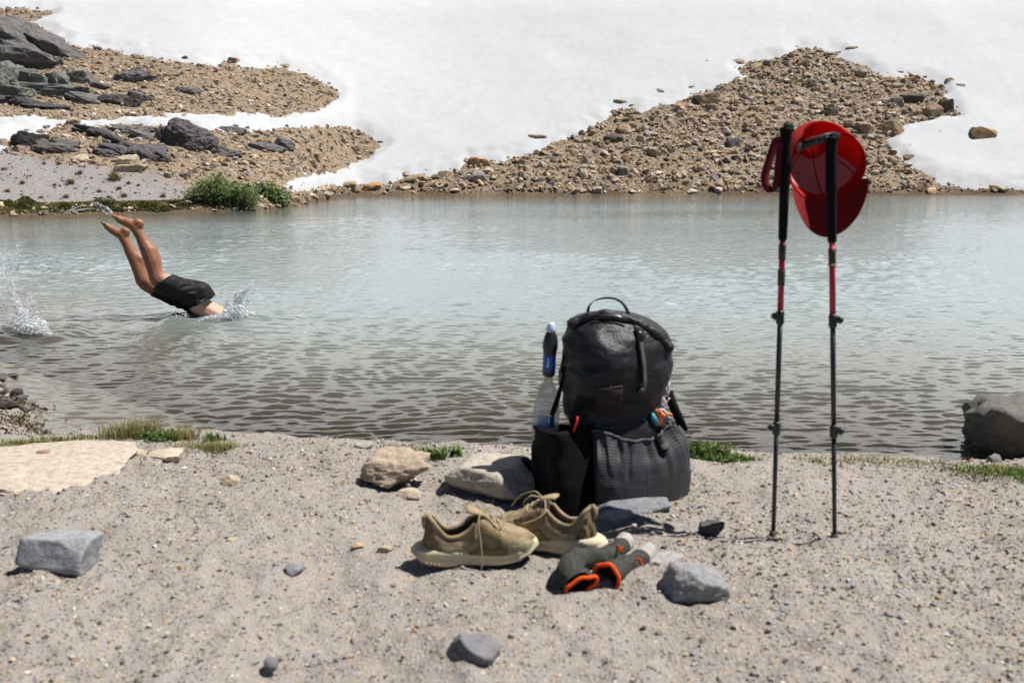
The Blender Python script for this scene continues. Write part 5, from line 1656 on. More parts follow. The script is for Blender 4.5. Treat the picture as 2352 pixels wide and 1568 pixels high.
# pale lining of the two front panels (lower half, inside)
for sgn in (-1, 1):
    A = np.linspace(math.pi - .03, math.pi - 1.18, 20) if sgn > 0 else np.linspace(math.pi + .03, math.pi + 1.18, 20)
    Dm = np.linspace(.30, .93, 16)
    AA, DD = np.meshgrid(A, Dm)
    AA = math.pi + (AA - math.pi) * (1 - .25 * (DD > .9))
    Vl = cap_pt(AA, DD, .972) + np.array([0, -.0015, 0])
    add('lining_panel', mesh_np('lining_panel', Vl.reshape(-1, 3), grid_f(16, 20)), M['lining'], cap)
for a_ in (0.0, 1.05, 2.1, math.pi, -1.05, -2.1):
    d_ = np.linspace(.42 if abs(a_) < .5 else .2, .985, 16)
    add('seam_tape', MB().tube(cap_pt(a_, d_, .966), .0022, 6).mesh('seam_tape'), M['cap'], cap)
A = np.linspace(.75, 2 * np.pi - .75, 70)
SB = [cap_pt(A, d_, .958) + np.array([0, -.001, 0]) for d_ in (.01, .2)]
add('sweatband', mesh_np('sweatband', np.concatenate(SB), grid_f(2, 70)), M['cap'], cap)
for a_, d_ in ((math.pi + .72, .66), (math.pi - .72, .66), (1.6, .6), (-1.6, .6)):
    p_ = cap_pt(a_, d_, .955)
    add('eyelet', MB().ball(p_, .0038, 2).mesh('eyelet'), M['cap'], cap)
# strap across the opening, in front of the pole grip
P = np.array([CP(385, 250, -.045), CP(430, 226, -.075), CP(500, 200, -.085), CP(580, 172, -.09), CP(650, 158, -.075), CP(690, 168, -.03)]) - cc
st = add('back_strap', MB().ribbon(P, (0, -.2, 1), .022, .003).mesh('back_strap'), M['plastic'], cap)
for t_ in np.linspace(.12, .86, 8):
    p_ = np.array([np.interp(t_, np.linspace(0, 1, 6), P[:, k]) for k in range(3)]) + np.array([0, -.003, 0])
    add('snap_stud', MB().ball(p_, .0035, 2).mesh('snap_stud'), M['plastic'], st)
# brim: a curved stiff plate hanging below the rim
nb, nr_ = 44, 14
A = np.linspace(math.pi - 1.10, math.pi + 1.10, nb)
root_ = cap_pt(A, 0.0)
tt = np.linspace(0, 1, nr_)
V1 = []
cR, sR = math.cos(ROLL), math.sin(ROLL)
for t_ in tt:
    w_ = np.cos((A - math.pi) / 1.10 * math.pi / 2) ** .62
    L = .096 * w_ * t_
    loc_x = -np.sin(A - math.pi) * .010 * t_
    dx, dz = loc_x, -L
    curl = .030 * (1 - np.cos((A - math.pi) * 1.0)) * t_
    V1.append(root_ + np.stack([dx * cR + dz * sR, -.20 * L - 0 * L + curl * .0 - .045 * t_ * np.sin(np.abs(A - math.pi) * .9) ** 2, -dx * sR + dz * cR], -1))
V1 = np.array(V1)
V2 = V1 + np.array([0, .0035, .001])
V = np.concatenate([V1.reshape(-1, 3), V2.reshape(-1, 3)]); m_ = nb * nr_
F1 = grid_f(nr_, nb); F2 = F1[:, ::-1] + m_
e = [((nr_ - 1) * nb + i, (nr_ - 1) * nb + i + 1, (nr_ - 1) * nb + i + 1 + m_, (nr_ - 1) * nb + i + m_) for i in range(nb - 1)]
add('brim', mesh_np('brim', V, np.concatenate([F1, F2, np.array(e)])), simple('shaded_red_brim', (.20, .012, .014), .85, .15, .12, 160, .2, .001), cap)  # brim darker than the crown: shade painted into its red
add('top_button', MB().ball(cap_pt(0, 1.0) + np.array([0, .004, 0]), .006, 2, (1, .6, 1)).mesh('top_button'), M['cap'], cap)
# ------------------------------------------------------------------ hiking shoes
SL = .328
def shoe_mesh_set():
    st = np.array([0, .03, .08, .14, .20, .27, .34, .40, .45, .49, .53, .58, .65, .72, .80, .87, .93, .97, 1.0])
    I = lambda xs, vs: np.interp(st, xs, vs)
    w = I([0, .02, .07, .2, .4, .55, .68, .8, .9, .96, 1], [.006, .020, .033, .038, .040, .046, .052, .051, .042, .030, .010])
    rim = I([0, .04, .1, .2, .3, .4, .46, .5, .56, .65, .75, .85, .93, 1], [.156, .152, .128, .092, .088, .110, .136, .146, .136, .116, .096, .084, .074, .056])
    base = I([0, .3, .7, .9, 1], [.046, .042, .038, .044, .052])
    op = I([0, .03, .07, .12, .40, .46, .52], [0, .2, .8, 1, 1, .55, 0])
    rows = []
    tq = np.linspace(0, 1, 9)
    for i in range(len(st)):
        W, r_, b, o = w[i], rim[i], base[i], op[i]
        pts = []
        # outer side, up from the sole (bulging), to the padded rim
        for t in tq:
            lean = 1.06 + .05 * math.sin(t * math.pi) - (.42 if o < .3 else .30) * t ** 2.2
            pts.append((-W * lean, b + (r_ - b) * (t if o > .3 else math.sin(t * math.pi / 2) ** .9)))
        wi = W * (.76 if o > .3 else .64)
        rt_ = r_ + .006
        pts.append((-wi * .93, rt_ if o > .3 else r_ + .004))
        d = o * (r_ - .055)
        pts.append((-wi * .78, r_ + .001 - d * .12 + (1 - o) * .006))
        pts.append((-wi * .74, r_ - d * .55 + (1 - o) * .008))
        pts.append((-wi * .60, r_ - d + (1 - o) * .010))
        pts.append((0, r_ - d * 1.03 + (1 - o) * .013))
        full = pts + [(-c, h) for c, h in pts[:-1][::-1]]
        rows.append([(st[i] * SL + max(0, .25 - st[i]) * 4 * .016 * max(0, h - .05) / .1, c, h) for c, h in full])
    V = np.array(rows); nr, nc = V.shape[:2]
    # refine along the length for smoothness
    fine = np.linspace(0, 1, 64)
    Vf = np.stack([[np.interp(fine, st, V[:, j, k]) for j in range(nc)] for k in range(3)], -1).transpose(1, 0, 2)
    for _ in range(2): Vf[1:-1] = (Vf[:-2] + 2 * Vf[1:-1] + Vf[2:]) / 4
    cr = .0022 * fbm(Vf * 42, 3, 77); Vf[..., 2] += cr * sstep(.05, .09, Vf[..., 2]); Vf[..., 1] *= 1 + cr * 8
    # creases behind the toes
    Vf[..., 2] -= .0022 * np.maximum(np.sin((Vf[..., 0] / SL) * 95), 0) * np.exp(-((Vf[..., 0] / SL - .70) / .06) ** 2)
    F = [tuple(f) for f in grid_f(64, nc)] + [tuple(range(nc)), tuple(range(63 * nc, 64 * nc))[::-1]]
    up = bpy.data.meshes.new('upper'); up.from_pydata(Vf.reshape(-1, 3).tolist(), [], F)
    up.polygons.foreach_set('use_smooth', np.full(len(up.polygons), True))
    up.materials.append(M['shoe']); up.materials.append(M['inside'])
    # faces of the inside get the lining
    cen = np.array([p.center[:] for p in up.polygons])
    j = np.arange(63 * (nc - 1)) % (nc - 1)
    mi = np.zeros(len(up.polygons), np.int32); mi[:len(j)] = ((j >= 10) & (j < nc - 11) & (cen[:len(j), 0] < .52 * SL)).astype(np.int32)
    up.polygons.foreach_set('material_index', mi)
    # rockered midsole
    n = 60; a = np.linspace(0, 2 * np.pi, n, endpoint=False)
    def outline(sc, ext):
        s_ = (1 - np.cos(a)) / 2
        x = -ext * 1.35 + (SL + ext * 1.85) * s_
        wid = np.interp(s_, [0, .03, .1, .3, .45, .68, .85, .95, 1], [.012, .030, .043, .044, .042, .056, .050, .030, .010]) * sc
        return x, np.sign(np.sin(a)) * wid * np.minimum(1, np.abs(np.sin(a)) * 8) , s_
    rows = []
    for k_, (lvl, sc, ext) in enumerate([(0, .86, -.006), (.04, .96, .010), (.12, 1.03, .020), (.30, 1.06, .024), (.48, 1.03, .021), (.56, 1.0, .018), (.66, 1.05, .018), (.85, 1.02, .010), (1.0, .95, .0)]):
        x, y, s_ = outline(sc, ext)
        bot_ = np.interp(s_, [0, .10, .22, .6, .8, .92, 1], [.036, .010, 0, 0, .006, .020, .036])
        top_ = np.interp(s_, [0, .3, .7, .9, 1], [.066, .054, .045, .052, .062])
        z = bot_ + (top_ - bot_) * lvl
        rows.append(np.stack([x, y, z], -1))
    V = np.array(rows)
    # moulded grooves on the forefoot wall and a pod at the heel
    g = np.sin(V[..., 0] * 190) * sstep(.6, .72, V[..., 0] / SL) * .0022
    V[..., 1] += np.sign(V[..., 1]) * g
    nr = len(rows)
    F = [tuple(f) for f in grid_f(nr, n, True)] + [tuple(range(n))[::-1], tuple(range((nr - 1) * n, nr * n))]
    mid = bpy.data.meshes.new('midsole'); mid.from_pydata(V.reshape(-1, 3).tolist(), [], F)
    mid.polygons.foreach_set('use_smooth', np.full(len(mid.polygons), True))
    mid.materials.append(M['midsole'])
    V2 = V[:3].copy(); V2[..., 2] -= .003; V2[..., 1] *= 1.004; V2[2, :, 2] = V[0, :, 2] + .006; V2[1, :, 2] = V[0, :, 2] + .001
    outs = mesh_np('outsole', V2.reshape(-1, 3), grid_f(3, n, True)); outs.materials.append(M['outsole'])
    def surf(s, side, t):
        """point on the outer side of the upper: s along, t up"""
        i = int(np.clip(s, 0, 1) * 63); j = t * 8
        jj = int(j); f = j - jj
        row = Vf[i]
        a_, b_ = row[jj], row[min(jj + 1, 12)]
        p = a_ + (b_ - a_) * f
        return p * np.array([1, 1 if side < 0 else -1, 1])
    def panel(side, s0, s1, t0, t1, off=.0022):
        ss = np.linspace(s0, s1, 18); tt_ = np.linspace(0, 1, 8)
        P = np.array([[surf(s, side, t0 + (t1(s) - t0) * t) for s in ss] for t in tt_])
        P[..., 1] += side * off
        return mesh_np('side_panel', P.reshape(-1, 3), grid_f(8, 18))
    pans = []
    for side in (-1, 1):
        me = panel(side, .06, .40, .2, lambda s: .30 + .32 * math.sin((s - .06) / .34 * math.pi)); me.materials.append(M['shoegreen']); pans.append(me)
        for a_ in ((.43, .69, .52, lambda s: .97, .0030), (.012, .17, .0, lambda s: .80 - 2.2 * s, .0026), (.40, .74, .0, lambda s: .16 + .05 * math.sin(s * 40), .0030)):
            me = panel(side, *a_[:4], off=a_[4]); me.materials.append(M['shoebrown']); pans.append(me)
        me = panel(side, .74, .985, .0, lambda s: .34 + .5 * (s - .74) / .25); me.materials.append(M['shoegreen']); pans.append(me)
    # tongue, collar roll, heel tab
    tg = MB(); q = np.array([(.40 * SL, 0, .158), (.43 * SL, 0, .158), (.48 * SL, 0, .153), (.55 * SL, 0, .144), (.62 * SL, 0, .130)]) + np.array([-.006, 0, .016])
    q[-1] -= np.array([0, 0, .012])
    tg.ribbon(q, (0, 1, 0), [.034, .044, .048, .046, .036], .007)
    tg = tg.mesh('tongue'); tg.materials.append(M['shoe'])
    rimp = [surf(s, -1, 1) + np.array([0, .002, .004]) for s in np.linspace(.04, .47, 26)]
    col = MB(); rimq = np.array([p * np.array([1, -1, 1]) for p in rimp][::-1] + [surf(.01, -1, 1) * np.array([1, 0, 1]) + np.array([-.003, 0, .004])] + rimp)
    for _ in range(2): rimq[1:-1] = (rimq[:-2] + 2 * rimq[1:-1] + rimq[2:]) / 4
    col.tube(rimq, .0068, 8); col = col.mesh('collar'); col.materials.append(M['shoe'])
    tab = MB(); tab.tube(np.array([(.010, 0, .118), (.008, 0, .138), (.008, 0, .152), (.014, 0, .162), (.024, 0, .158)]), [.007, .009, .009, .008, .005], 8)
    tab = tab.mesh('heel_tab'); tab.materials.append(M['shoe'])
    lc = MB()
    rows_ = [(.50, .146), (.55, .140), (.60, .128), (.65, .117)]
    for k_, (s, h) in enumerate(rows_):
        s2 = s + .035
        for sd2 in (-1, 1):
            h2 = h - .008
            lc.tube(np.array([(s * SL, sd2 * .026, h - .002), (s * SL + .004, sd2 * .012, h + .013), ((s + .018) * SL, 0, h + .016), (s2 * SL, -sd2 * .013, h2 + .012), (s2 * SL, -sd2 * .027, h2 - .004)]), .0022, 6)
    lc = lc.mesh('laces'); lc.materials.append(M['lace'])
    return up, mid, outs, pans, tg, col, tab, lc
SH = shoe_mesh_set()
def shoe(loc, yaw, label, bow, roll=0.0):
    root = add('hiking_shoe', None, loc=loc, rot=(roll, 0, yaw), scale=(.96, .97, .88), label=label, cat='shoe', group='pair of trail shoes on the gravel')
    up, mid, outs, pans, tg, col, tab, lc = SH
    u_ = add('upper', up, None, root)
    m_ = add('midsole', mid, None, root); add('outsole', outs, None, m_)
    for p_ in pans: add('side_panel', p_, None, u_)
    add('tongue', tg, None, root); add('collar', col, None, u_); add('heel_tab', tab, None, u_)
    for s2 in (-1, 1):
        for k_ in range(5):
            P = np.array([((.02 + .035 * k_) * SL - .012, s2 * np.interp(k_, [0, 1, 4], [.040, .0475, .0485]), .020 - .002 * k_), ((.035 + .035 * k_) * SL - .012, s2 * np.interp(k_, [0, 1, 4], [.0405, .048, .049]), .030 - .0026 * k_)])
            add('sole_rib', MB().tube(P, .0026, 6).mesh('sole_rib'), M['outsole'], m_)
    l_ = add('laces', lc, None, root)
    for pts in bow:
        P = np.array(pts, float); ft = np.linspace(0, 1, len(P)); tt = np.linspace(0, 1, 24)
        P = np.stack([np.interp(tt, ft, P[:, k]) for k in range(3)], -1)
        for _ in range(3): P[1:-1] = (P[:-2] + 2 * P[1:-1] + P[2:]) / 4
        add('lace_end', MB().tube(P, .0021, 6).mesh('lace_end'), M['lace'], l_)
    return root
CR2 = lambda cx, cy: (893.8 + .34 * cx, 1053.7 + .34 * cy)
h0 = on_beach(*CR2(255, 738))[0]; t0_ = on_beach(*CR2(950, 690))[0]
yaw = math.atan2(t0_[1] - h0[1], t0_[0] - h0[0])
ax_ = np.array([math.cos(yaw), math.sin(yaw), 0]); nx_ = np.array([-math.sin(yaw), math.cos(yaw), 0])
loc = h0 - ax_ * .010 + nx_ * .044
loc[2] = h0[2] + .001
shoe(loc, yaw, 'left khaki trail shoe side on, with cream sole and a lace hanging down',
     [[(.53 * SL, 0, .166), (.50 * SL, -.025, .176), (.47 * SL, -.045, .150), (.49 * SL, -.062, .100), (.50 * SL, -.070, .050), (.495 * SL, -.074, .006)],
      [(.53 * SL, 0, .164), (.60 * SL, .004, .178), (.70 * SL, -.006, .160), (.72 * SL, -.03, .130), (.64 * SL, -.036, .122), (.55 * SL, -.008, .158)],
      [(.53 * SL, 0, .164), (.48 * SL, .03, .185), (.56 * SL, .045, .165), (.62 * SL, .03, .140)]], R(7))
h1 = on_beach(*CR2(1290, 672))[0]
yaw2 = math.pi - R(24)
ax_ = np.array([math.cos(yaw2), math.sin(yaw2), 0]); nx_ = np.array([-math.sin(yaw2), math.cos(yaw2), 0])
loc = h1 - ax_ * .035 - nx_ * .040
loc[2] = h1[2] + .001
shoe(loc, yaw2, 'right trail shoe turned with its heel to the right, behind the other shoe',
     [[(.52 * SL, 0, .164), (.46 * SL, .03, .170), (.42 * SL, .06, .140), (.50 * SL, .075, .118), (.62 * SL, .08, .10)],
      [(.52 * SL, 0, .164), (.60 * SL, .03, .180), (.68 * SL, .03, .150), (.60 * SL, .05, .130)],
      [(.52 * SL, 0, .164), (.62 * SL, -.02, .176), (.78 * SL, -.03, .150), (.86 * SL, -.02, .110)]])

# ------------------------------------------------------------------ socks
def on_plane(cx, cy, h):
    u, v = CR2(cx, cy)
    d = rays(u, v); t = (.155 + h - CAM_H) / d[2]
    p = d * t; p[2] += CAM_H
    return p
def sock(name_label, path, cut_p, cut_n, toe_d, cuff, text_at):
    balls = [tuple(on_plane(cx, cy, h)) + (r_, np.array([1, 1, fl])) for cx, cy, h, r_, fl in path]
    chain = []
    for a, b in zip(balls[:-1], balls[1:]):
        for t in np.linspace(0, 1, 8, endpoint=False):
            chain.append(tuple(np.array(a[:4]) + (np.array(b[:4]) - np.array(a[:4])) * t) + (a[4] + (b[4] - a[4]) * t,))
    chain.append(balls[-1])
    me = remeshed('leg', chain, .0045, 3)
    V = get_v(me)
    V = V + (.0035 * fbm(V * 34, 3, 5) + .002 * np.sin(V[:, 0] * 110 + V[:, 1] * 60))[:, None] * np.array([.5, .5, 1])
    set_v(me, V)
    toe = np.array(chain[0][:3])
    def split(keep_toe, nm):
        bm = bmesh.new(); bm.from_mesh(me)
        n = Vector(np.array(chain[10][:3]) - toe).normalized()
        p = Vector(toe) + n * toe_d
        bmesh.ops.bisect_plane(bm, geom=bm.verts[:] + bm.edges[:] + bm.faces[:], plane_co=p, plane_no=n if keep_toe else -n, clear_outer=True)
        if keep_toe:
            for vv in bm.verts: vv.co = vv.co + vv.normal * .0012
        else:
            bmesh.ops.bisect_plane(bm, geom=bm.verts[:] + bm.edges[:] + bm.faces[:], plane_co=Vector(cut_p), plane_no=Vector(cut_n), clear_outer=True)
        return bm_mesh(nm, bm)
    o = np.array(chain[len(chain) // 2][:3]); o[2] = .155
    root = add('sock', None, loc=o, label=name_label, cat='sock', group='pair of socks beside the shoes')
    for nm, kt, mt in (('sock_leg', False, M['sock']), ('sock_toe', True, M['socktoe'])):
        m_ = split(kt, nm); set_v(m_, get_v(m_) - o)
        add(nm, m_, mt, root)
    c = np.asarray(cuff['c']); a_ = np.asarray(cuff['a'], float); b_ = np.asarray(cuff['b'], float)
    th = np.linspace(0, 2 * np.pi, 41)
    ring = c + np.cos(th)[:, None] * a_ + np.sin(th)[:, None] * b_
    ring = ring + .0025 * np.sin(th * 5)[:, None] * np.array([0, 0, 1])
    ct = add('cuff', MB().tube(ring - o, .0055, 8, False).mesh('cuff'), M['sockcuff'], root)
    n_ = np.cross(a_, b_); n_ /= np.linalg.norm(n_)
    if n_[1] < 0: n_ = -n_
    r1 = MB()
    rows = np.stack([c + np.cos(th)[:, None] * a_ * k + np.sin(th)[:, None] * b_ * k + n_ * d for k, d in ((1.0, -.002), (.97, .02), (.86, .045), (.5, .06))])
    add('sock_inside', mesh_np('sock_inside', rows.reshape(-1, 3) - o, grid_f(4, 41)), M['sock'], root)
    for (p, q) in text_at:
        P = np.array([on_plane(*p), on_plane(*q)])
        add('orange_knit_mark', MB().ribbon(np.linspace(P[0], P[1], 5) - o, (0, .6, 1), .007, .002).mesh('orange_knit_mark'), M['sockcuff'], root)
    return root
c1 = on_plane(1300, 852, .024)
sock('left grey wool sock, its orange cuff pressed flat', [(1592, 560, .030, .028, .85), (1545, 615, .030, .026, .8), (1440, 660, .032, .026, .8), (1330, 668, .036, .030, .85), (1240, 690, .034, .036, .9), (1215, 760, .030, .037, .85), (1265, 830, .026, .037, .7), (1330, 905, .022, .037, .6)],
     c1, (.25, -.95, -.15), .030, dict(c=c1, a=(.040, .010, .012), b=(-.004, -.006, .020)), [((1540, 588, .052), (1578, 606, .058)), ((1548, 600, .052), (1574, 628, .056))])
c2 = on_plane(1466, 802, .036)
sock('right grey wool sock, its round orange cuff open to the front', [(1735, 640, .032, .030, .9), (1690, 680, .030, .028, .85), (1610, 722, .030, .027, .85), (1540, 745, .034, .032, .95), (1490, 775, .037, .035, 1), (1455, 812, .037, .036, 1), (1420, 860, .037, .036, 1)],
     c2, (-.45, -.89, -.05), .030, dict(c=c2, a=(.030, -.016, -.012), b=(.010, -.004, .035)), [((1668, 672, .058), (1705, 690, .060)), ((1690, 700, .054), (1712, 716, .052))])

# ------------------------------------------------------------------ the diver
DY = 7.48
def D(cx, cy, dy=0.0): return at_y(216.4 + .192 * cx, 470.4 + .192 * cy, DY + dy)
def chain(pts, n=8):
    out = []
    b = [np.concatenate([D(cx, cy, dy), [r_]]) for cx, cy, dy, r_ in pts]
    return capsule_chain(b, n)
near_leg = [(300, 172, -.02, .027), (350, 195, -.02, .031), (405, 215, -.02, .034), (470, 250, -.02, .036), (500, 290, -.02, .035), (560, 385, -.02, .036), (602, 465, -.02, .045), (662, 562, -.03, .058), (700, 672, -.04, .059), (727, 790, -.05, .051), (755, 870, -.05, .056), (810, 915, -.04, .062), (880, 950, -.02, .068), (980, 1000, .02, .078), (1090, 1045, .06, .088), (1190, 1080, .10, .100)]
near_heel = [(480, 240, -.02, .030), (525, 212, -.02, .029), (552, 222, -.02, .026), (540, 250, -.02, .028), (505, 280, -.02, .034)]
far_leg = [(150, 255, .14, .021), (210, 295, .14, .028), (265, 325, .14, .032), (330, 360, .14, .034), (350, 395, .14, .034), (400, 480, .14, .036), (440, 560, .14, .044), (490, 640, .14, .051), (530, 740, .13, .051), (560, 830, .12, .049), (585, 895, .12, .054), (640, 940, .14, .060), (740, 985, .16, .066), (880, 1040, .18, .076), (1040, 1085, .20, .088), (1180, 1110, .22, .098)]
far_heel = [(330, 345, .14, .029), (365, 308, .14, .027), (388, 318, .14, .025), (375, 350, .14, .028), (350, 385, .14, .033)]
torso1 = [(1200, 1085, .10, .098), (1255, 1190, .11, .088), (1335, 1255, .13, .088), (1440, 1322, .14, .094), (1560, 1400, .16, .105), (1680, 1490, .16, .110), (1760, 1570, .16, .09), (1850, 1660, .15, .060), (1930, 1720, .15, .085), (1990, 1760, .15, .098), (2050, 1800, .15, .075)]
torso2 = [(x - 8, y + 12, .24 + (dy - .10) * .3, r_) for x, y, dy, r_ in torso1[:7]]
arm1 = [(1740, 1560, .06, .058), (1880, 1720, .0, .050), (2030, 1930, .02, .042), (2180, 2130, .08, .034), (2260, 2230, .10, .03), (2310, 2300, .12, .018)]
arm2 = [(x, y, .36 - dy * .5, r_) for x, y, dy, r_ in arm1]
balls = []
for c_ in (near_leg, near_heel, far_leg, far_heel, torso1, torso2, arm1, arm2): balls += chain(c_)
balls += chain([(640, 500, -.025, .030), (700, 570, -.03, .040), (735, 650, -.035, .036), (752, 740, -.04, .024)]) + chain([(470, 560, .14, .028), (540, 650, .13, .036), (575, 740, .125, .028)]) + chain([(700, 830, -.065, .030), (735, 880, -.075, .034)])   # calves, kneecap
for k in range(5):   # toes, big toe first
    f = k / 4
    balls += chain([(300 + 4 * k, 172 + 3 * k, -.045 + .055 * f, .020 - .003 * f), (255 + 9 * k, 145 + 4 * k, -.048 + .065 * f, .0135 - .003 * f), (232 + 13 * k, 135 + 5 * k, -.050 + .07 * f, .0125 - .004 * f)], 6)
    balls += chain([(150 + 4 * k, 255 + 3 * k, .115 + .05 * f, .016 - .002 * f), (115 + 8 * k, 228 + 4 * k, .110 + .06 * f, .012 - .003 * f), (97 + 11 * k, 212 + 5 * k, .108 + .065 * f, .011 - .0035 * f)], 6)
def _k(b_):
    cx = (project(b_[:3])[0] - 216.4) / .192
    return (1.12 if b_[3] > .024 else 1.2) if cx < 900 else .96
balls = [np.concatenate([b_[:3], [b_[3] * _k(b_)]]) for b_ in balls]
bm_ = remeshed('body', balls, .0065, 4)
V = get_v(bm_)
hipc = D(1120, 1065, .15)
uu_, vv_ = project(V)
cx_ = (uu_ - 216.4) / .192
tan = 1 - sstep(760, 960, cx_)
tan = np.clip(tan + .0, 0, 1)
a = bm_.attributes.new('tan', 'FLOAT', 'POINT'); a.data.foreach_set('value', tan.astype(np.float32))
org = lake_pt(np.array([470.]), np.array([735.]))[0]
set_v(bm_, V - org)
diver = add('person', None, loc=org, label='man in black swim shorts diving head first into the lake, legs in the air', cat='person')
add('body', bm_, M['skin'], diver)
# swim shorts: two legs and a seat, cut open at hems and waist
sc_ = 1.10
sb_ = []
for c_ in ([(820, 928, -.05, .082), (900, 958, -.02, .083), (990, 1003, .02, .088), (1090, 1042, .06, .098), (1190, 1075, .10, .110), (1265, 1050, .10, .090), (1300, 1130, .11, .098), (1340, 1220, .12, .098)],
           [(700, 975, .15, .076), (780, 1005, .16, .078), (890, 1045, .18, .084), (1040, 1090, .20, .096), (1180, 1118, .22, .106), (1280, 1160, .22, .098), (1330, 1230, .22, .098)]):
    sb_ += chain([(x_, y_, d_, r_ * 1.05) for x_, y_, d_, r_ in c_], 8)
hem_p, hem_n = D(838, 935, 0.0), D(838, 935, .0) - D(960, 990, .02)
hem_n = D(780, 905, .02) - D(900, 972, .06)
ws_p = D(1246, 1208, .14); ws_n = D(1310, 1305, .14) - D(1246, 1208, .14)
# waist runs from the back (1370,1130) to the belly (1120,1285)
wd = D(1370, 1130, .14) - D(1120, 1285, .14)
ws_n = np.cross(wd, np.array([0, 1., 0])); ws_n = ws_n if ws_n[0] > 0 else -ws_n
hd = D(918, 855, .0) - D(715, 1042, .1)
hd_n = np.cross(hd, np.array([0, 1., 0])); hd_n = hd_n if hd_n[0] < 0 else -hd_n
sm = remeshed('shorts', sb_, .009, 5, cut=[(Vector(ws_p), Vector(ws_n).normalized()), (Vector(D(818, 947, .05)), Vector(hd_n).normalized())])
V = get_v(sm)
fold = .006 * np.sin((V[:, 0] * .7 - V[:, 2] * 1.1) * 85 + 3 * fbm(V * 7, 2, 3)) * sstep(.15, .5, fbm(V * 5, 2, 8) + .35)
V = V + (fold + .006 * fbm(V * 13, 3, 9))[:, None] * np.array([.4, -.3, .8])
set_v(sm, V - org)
sh = add('swim_shorts', sm, M['shorts'], diver)
ct_ = np.array([D(1105, 1285, .0), D(1080, 1305, -.005), D(1040, 1306, -.01), D(1000, 1296, -.01), D(965, 1278, -.01)]) - org
add('drawstring', MB().tube(ct_, .0042, 6).mesh('drawstring'), M['black'], sh)
sp_ = np.linspace(0, 1, 12)
bvs = bvhtree.BVHTree.FromPolygons([v.co + Vector(org) for v in sm.vertices], [tuple(p.vertices) for p in sm.polygons])
wdrop = MB(); rg = np.random.default_rng(4)
for _ in range(70):
    cx, cy = rg.uniform(1225, 1350), rg.uniform(1120, 1240)
    loc_, nn, _i, _d = bvs.ray_cast(camv, Vector(rays(216.4 + .192 * cx, 470.4 + .192 * cy)).normalized())
    if loc_ is not None: wdrop.ball(np.array(loc_) - org, rg.uniform(.0016, .0034), 1)
dr = add('water_beads', wdrop.mesh('water_beads'), M['splash'], sh); dr['kind'] = 'stuff'

